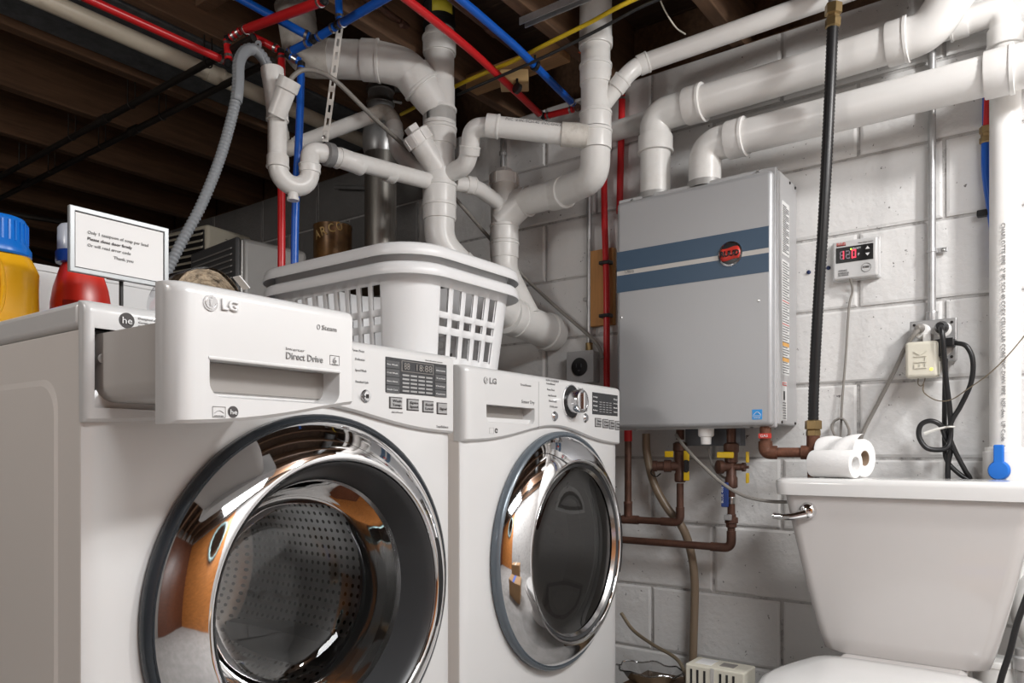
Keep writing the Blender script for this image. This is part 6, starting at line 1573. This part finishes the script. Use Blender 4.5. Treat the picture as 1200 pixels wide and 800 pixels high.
for z, ins in ((lid_z0, 0.006), (lid_z0+0.002, 0.0), (lid_z1-0.014, -0.003), (lid_z1-0.006, -0.002), (lid_z1-0.001, 0.005), (lid_z1+0.0005, 0.014)):
    lr.append(rr_ring(1.978, cy0, 0.190-2*ins, 0.552-2*ins, 0.035, z))
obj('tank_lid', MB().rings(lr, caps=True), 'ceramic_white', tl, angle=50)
lvp = atX(946, 598, XT-0.004)
lv = obj('flush_lever', MB().lathe(lvp+EX*0.012, -EX, [(0.006, -0.004), (0.0185, 0.0), (0.0205, 0.006), (0.019, 0.014), (0.013, 0.020), (0.0001, 0.0225)], 30), 'chrome', tl)
tag(lv, 'chrome flush lever')
le = atX(906, 604, XT-0.028)
pa, pb_, pc_ = lvp-EX*0.010-EZ*0.006, lerp(lvp-EX*0.02-EZ*0.012, le, 0.5)-EZ*0.002, le
obj('lever_arm', MB().tube(spline([pa, pb_, pc_], 8), [0.0105-0.003*k/16 for k in range(17)], 12), 'chrome', lv)
# bowl, rim, seat and lid
bz1t = 0.292
bowl = []
for z, sx, sy, cxo in ((0.0, 0.42, 0.22, 1.70), (0.02, 0.42, 0.22, 1.70), (0.10, 0.38, 0.20, 1.70), (0.18, 0.46, 0.30, 1.66), (0.25, 0.54, 0.40, 1.61), (bz1t-0.02, 0.55, 0.42, 1.60), (bz1t-0.013, 0.55, 0.42, 1.60)):
    bowl.append([V((cxo+math.cos(a)*sx/2, cy0+math.sin(a)*sy/2, z)) for a in [2*PI*k/44 for k in range(44)]])
obj('bowl', MB().rings(bowl, caps=True), 'ceramic', tl, angle=50)
obj('back_ledge', MB().box((1.84, cy0-0.13, 0.20), (2.06, cy0+0.13, zbk-0.0065)), 'ceramic', tl, bevel=0.012, seg=3, angle=60)
def seat_ring(s, z):
    """outline of the lid: straight back edge, bellied sides, round front"""
    pts = []
    xb, L = 1.872, 0.50
    half = [(xb, 0.0), (xb, 0.060), (xb-0.004, 0.120), (xb-0.022, 0.160), (xb-0.080, 0.183), (xb-0.17, 0.207), (xb-0.26, 0.214), (xb-0.36, 0.190), (xb-0.44, 0.135), (xb-0.49, 0.065), (xb-0.50, 0.0)]
    c = spline([V((a, b_, 0)) for a, b_ in half], 4)
    loop = [V((p.x, cy0+p.y, z)) for p in c]+[V((p.x, cy0-p.y, z)) for p in reversed(c[1:-1])]
    ctr = V((xb-0.25, cy0, z))
    return [ctr+(p-ctr)*s for p in loop]
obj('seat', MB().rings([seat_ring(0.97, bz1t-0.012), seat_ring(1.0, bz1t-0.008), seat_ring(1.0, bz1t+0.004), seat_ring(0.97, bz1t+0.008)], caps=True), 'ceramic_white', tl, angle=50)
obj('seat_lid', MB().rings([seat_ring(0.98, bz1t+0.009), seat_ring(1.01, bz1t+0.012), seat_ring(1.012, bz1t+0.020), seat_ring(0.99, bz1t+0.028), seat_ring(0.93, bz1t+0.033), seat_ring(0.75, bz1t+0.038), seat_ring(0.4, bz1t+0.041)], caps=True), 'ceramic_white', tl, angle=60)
for s in (-1, 1): obj('hinge', MB().box((1.874, cy0+s*0.075-0.018, bz1t-0.006), (1.900, cy0+s*0.075+0.018, bz1t+0.018)), 'ceramic_white', tl, smooth=False, bevel=0.004)
# supply line and floor drain pieces at the right edge
sl = spline([atX(1216, 650, 1.95), atX(1206, 690, 1.95), atX(1192, 730, 1.94), atX(1183, 765, 1.93), atX(1172, 800, 1.92), atX(1160, 860, 1.92)], 8)
tag(obj('supply_hose', MB().tube(sl, 0.0065, 10), 'hose_black'), 'black hose curving down at the lower right corner beside the tank', 'hose')
fdp = thing('floor_drain_pipe', 'white drain pipe elbow low behind the tank at the lower right corner', 'drain pipe', (2.10, 0.02, 0))
fy_a = atX(1165, 790, 2.10).y
pipe(fdp, (2.11, fy_a, 0.0), (2.11, fy_a, 0.30), 0.036, 'pvc'); coupling(fdp, (2.11, fy_a, 0.22), (2.11, fy_a, 0.31), 0.044, 'pvc')
bend(fdp, [(2.11, fy_a-0.10, 0.34), (2.11, fy_a-0.05, 0.44), (2.115, fy_a-0.16, 0.60)], 0.034, 'pvc', rad=0.10)
svp = atX(1197, 775, 2.08)
sv = thing('shutoff_valve', 'small dull metal valve at the lower right corner behind the tank', 'valve', (svp.x, svp.y, 0))
obj('pipe', MB().lathe((svp.x, svp.y, 0), EZ, [(0.012, 0), (0.012, svp.z)], 14), 'galv', sv)
obj('body', MB().lathe((svp.x, svp.y, svp.z-0.02), EZ, [(0.013, 0), (0.018, 0.003), (0.018, 0.03), (0.013, 0.034), (0.013, 0.05)], 10), 'galv', sv)

# paper on the tank lid
pz = lid_z1+0.002
def roll(label, a, b_, r, rc, group=None):
    a, b_ = V(a), V(b_); ax = (b_-a).normalized(); L = (b_-a).length
    t = thing('paper_roll', label, 'paper roll', (lerp(a, b_, 0.5)-EZ*r))
    obj('roll', MB().lathe(a, ax, [(rc, 0), (r*0.97, 0.0), (r, 0.003), (r, L-0.003), (r*0.97, L), (rc, L)], 40, caps=False), 'paper', t, angle=50)
    obj('core', MB().lathe(a, ax, [(rc, 0.0005), (rc, L-0.0005), (rc*0.94, L-0.0005), (rc*0.94, 0.0005), (rc, 0.0005)], 30, caps=False), 'card' if r > 0.035 else 'paper', t)
    return t
ra, rb_ = 0.0335, 0.0470
zl = lid_z1+0.0012
A_ = atX(953, 545, 1.955); B_ = atX(1006, 546, 1.925); A_.z = B_.z = zl+ra
B_ = A_+(B_-A_).normalized()*0.108
roll('nearer small white paper roll lying on the toilet tank', A_, B_, ra, 0.019)
A2_ = atX(968, 536, 2.045); B2_ = atX(1019, 541, 2.005); A2_.z = B2_.z = zl+rb_
B2_ = A2_+(B2_-A2_).normalized()*0.106
roll('larger white paper roll with brown core behind the nearer one on the tank', A2_, B2_, rb_, 0.019)
# loose sheets across the rolls
ax = (B2_-A2_).normalized(); sd_ = V((ax.y, -ax.x, 0))
if sd_.dot(FWD) > 0: sd_ = -sd_
b = MB(); n1, n2_ = 14, 16; vs_ = []
for i in range(n1+1):
    for j in range(n2_+1):
        u_, v_ = i/n1, j/n2_
        base_ = A2_+ax*(-0.012+0.108*u_)
        ang = PI*0.58-v_*PI*0.50
        rr_ = rb_+0.0025+0.007*math.sin(u_*5+v_*2.4)**2+0.012*max(0, u_-0.55)*(1-v_)
        p = base_+sd_*math.cos(ang)*rr_*-1*-1+EZ*math.sin(ang)*rr_
        vs_.append(p+ax*0.012*v_)
fs_ = [(i*(n2_+1)+j, i*(n2_+1)+j+1, (i+1)*(n2_+1)+j+1, (i+1)*(n2_+1)+j) for i in range(n1) for j in range(n2_)]
b.add(vs_, fs_)
tag(obj('tissue_sheet', b, 'paper', angle=80, solid=0.0008, sub=1), 'loose crumpled white tissue draped over the larger paper roll', 'tissue')
cp_ = [A_+ax*-0.002, A_+ax*0.03]
b = MB(); rings = []
for k in range(9):
    t = k/8; c = A_+ax*(-0.004+0.055*t)+EZ*(0.006+0.018*math.sin(t*PI))+sd_*(-0.012)
    rr_ = 0.034*math.sqrt(max(0.02, 1-(2*t-0.9)**2*0.9))
    rings.append([c+(sd_*math.cos(a)+EZ*math.sin(a)*0.95)*rr_ for a in [2*PI*q/20 for q in range(20)]])

# ================================================================== ACROSS THE ROOM (seen in the chrome)
mr = thing('oval_mirror', 'oval mirror in a carved teal frame on the wood panelling opposite', 'mirror', (-0.15, YF+0.02, 1.10))
mc = V((-0.15, YF+0.012, 1.52))
mring = lambda s, y: [mc+V((math.cos(a)*0.29*s, y, math.sin(a)*0.37*s)) for a in [2*PI*k/48 for k in range(48)]]
obj('mirror_glass', MB().rings([mring(0.9, 0.004), mring(0.9, 0.010)], caps=True), 'mirror', mr, smooth=False)
wavy = [mc+V((math.cos(a)*0.29*(1.0+0.03*math.sin(a*16)), 0.012, math.sin(a)*0.37*(1.0+0.03*math.sin(a*16)))) for a in [2*PI*k/96 for k in range(97)]]
obj('carved_frame', MB().tube(wavy, 0.034, 10), 'teal', mr)
for i, (x, y, sx, sy, h) in enumerate(((1.02, 0.10, 0.38, 0.30, 0.24), (0.88, -0.60, 0.42, 0.34, 0.32))):
    bx_ = thing('carton', ['brown carton with blue tape on the floor facing the dryer', 'larger brown carton on the floor further from the dryer'][i], 'box', (x, y, 0))
    obj('body', MB().box((x-sx/2, y-sy/2, 0.0005), (x+sx/2, y+sy/2, h)), 'carton', bx_, smooth=False, bevel=0.003)
    obj('flap', MB().box((x-sx/2, y-sy/2, h+0.0003), (x-0.002, y+sy/2, h+0.003)), 'carton', bx_, smooth=False)
    obj('flap', MB().box((x+0.002, y-sy/2, h+0.0003), (x+sx/2, y+sy/2, h+0.003)), 'carton', bx_, smooth=False)
    obj('tape', MB().box((x-0.03, y-sy/2-0.001, h+0.0032), (x+0.03, y+sy/2+0.001, h+0.0040)), 'tape_blue' if i == 0 else 'ivory', bx_, smooth=False)
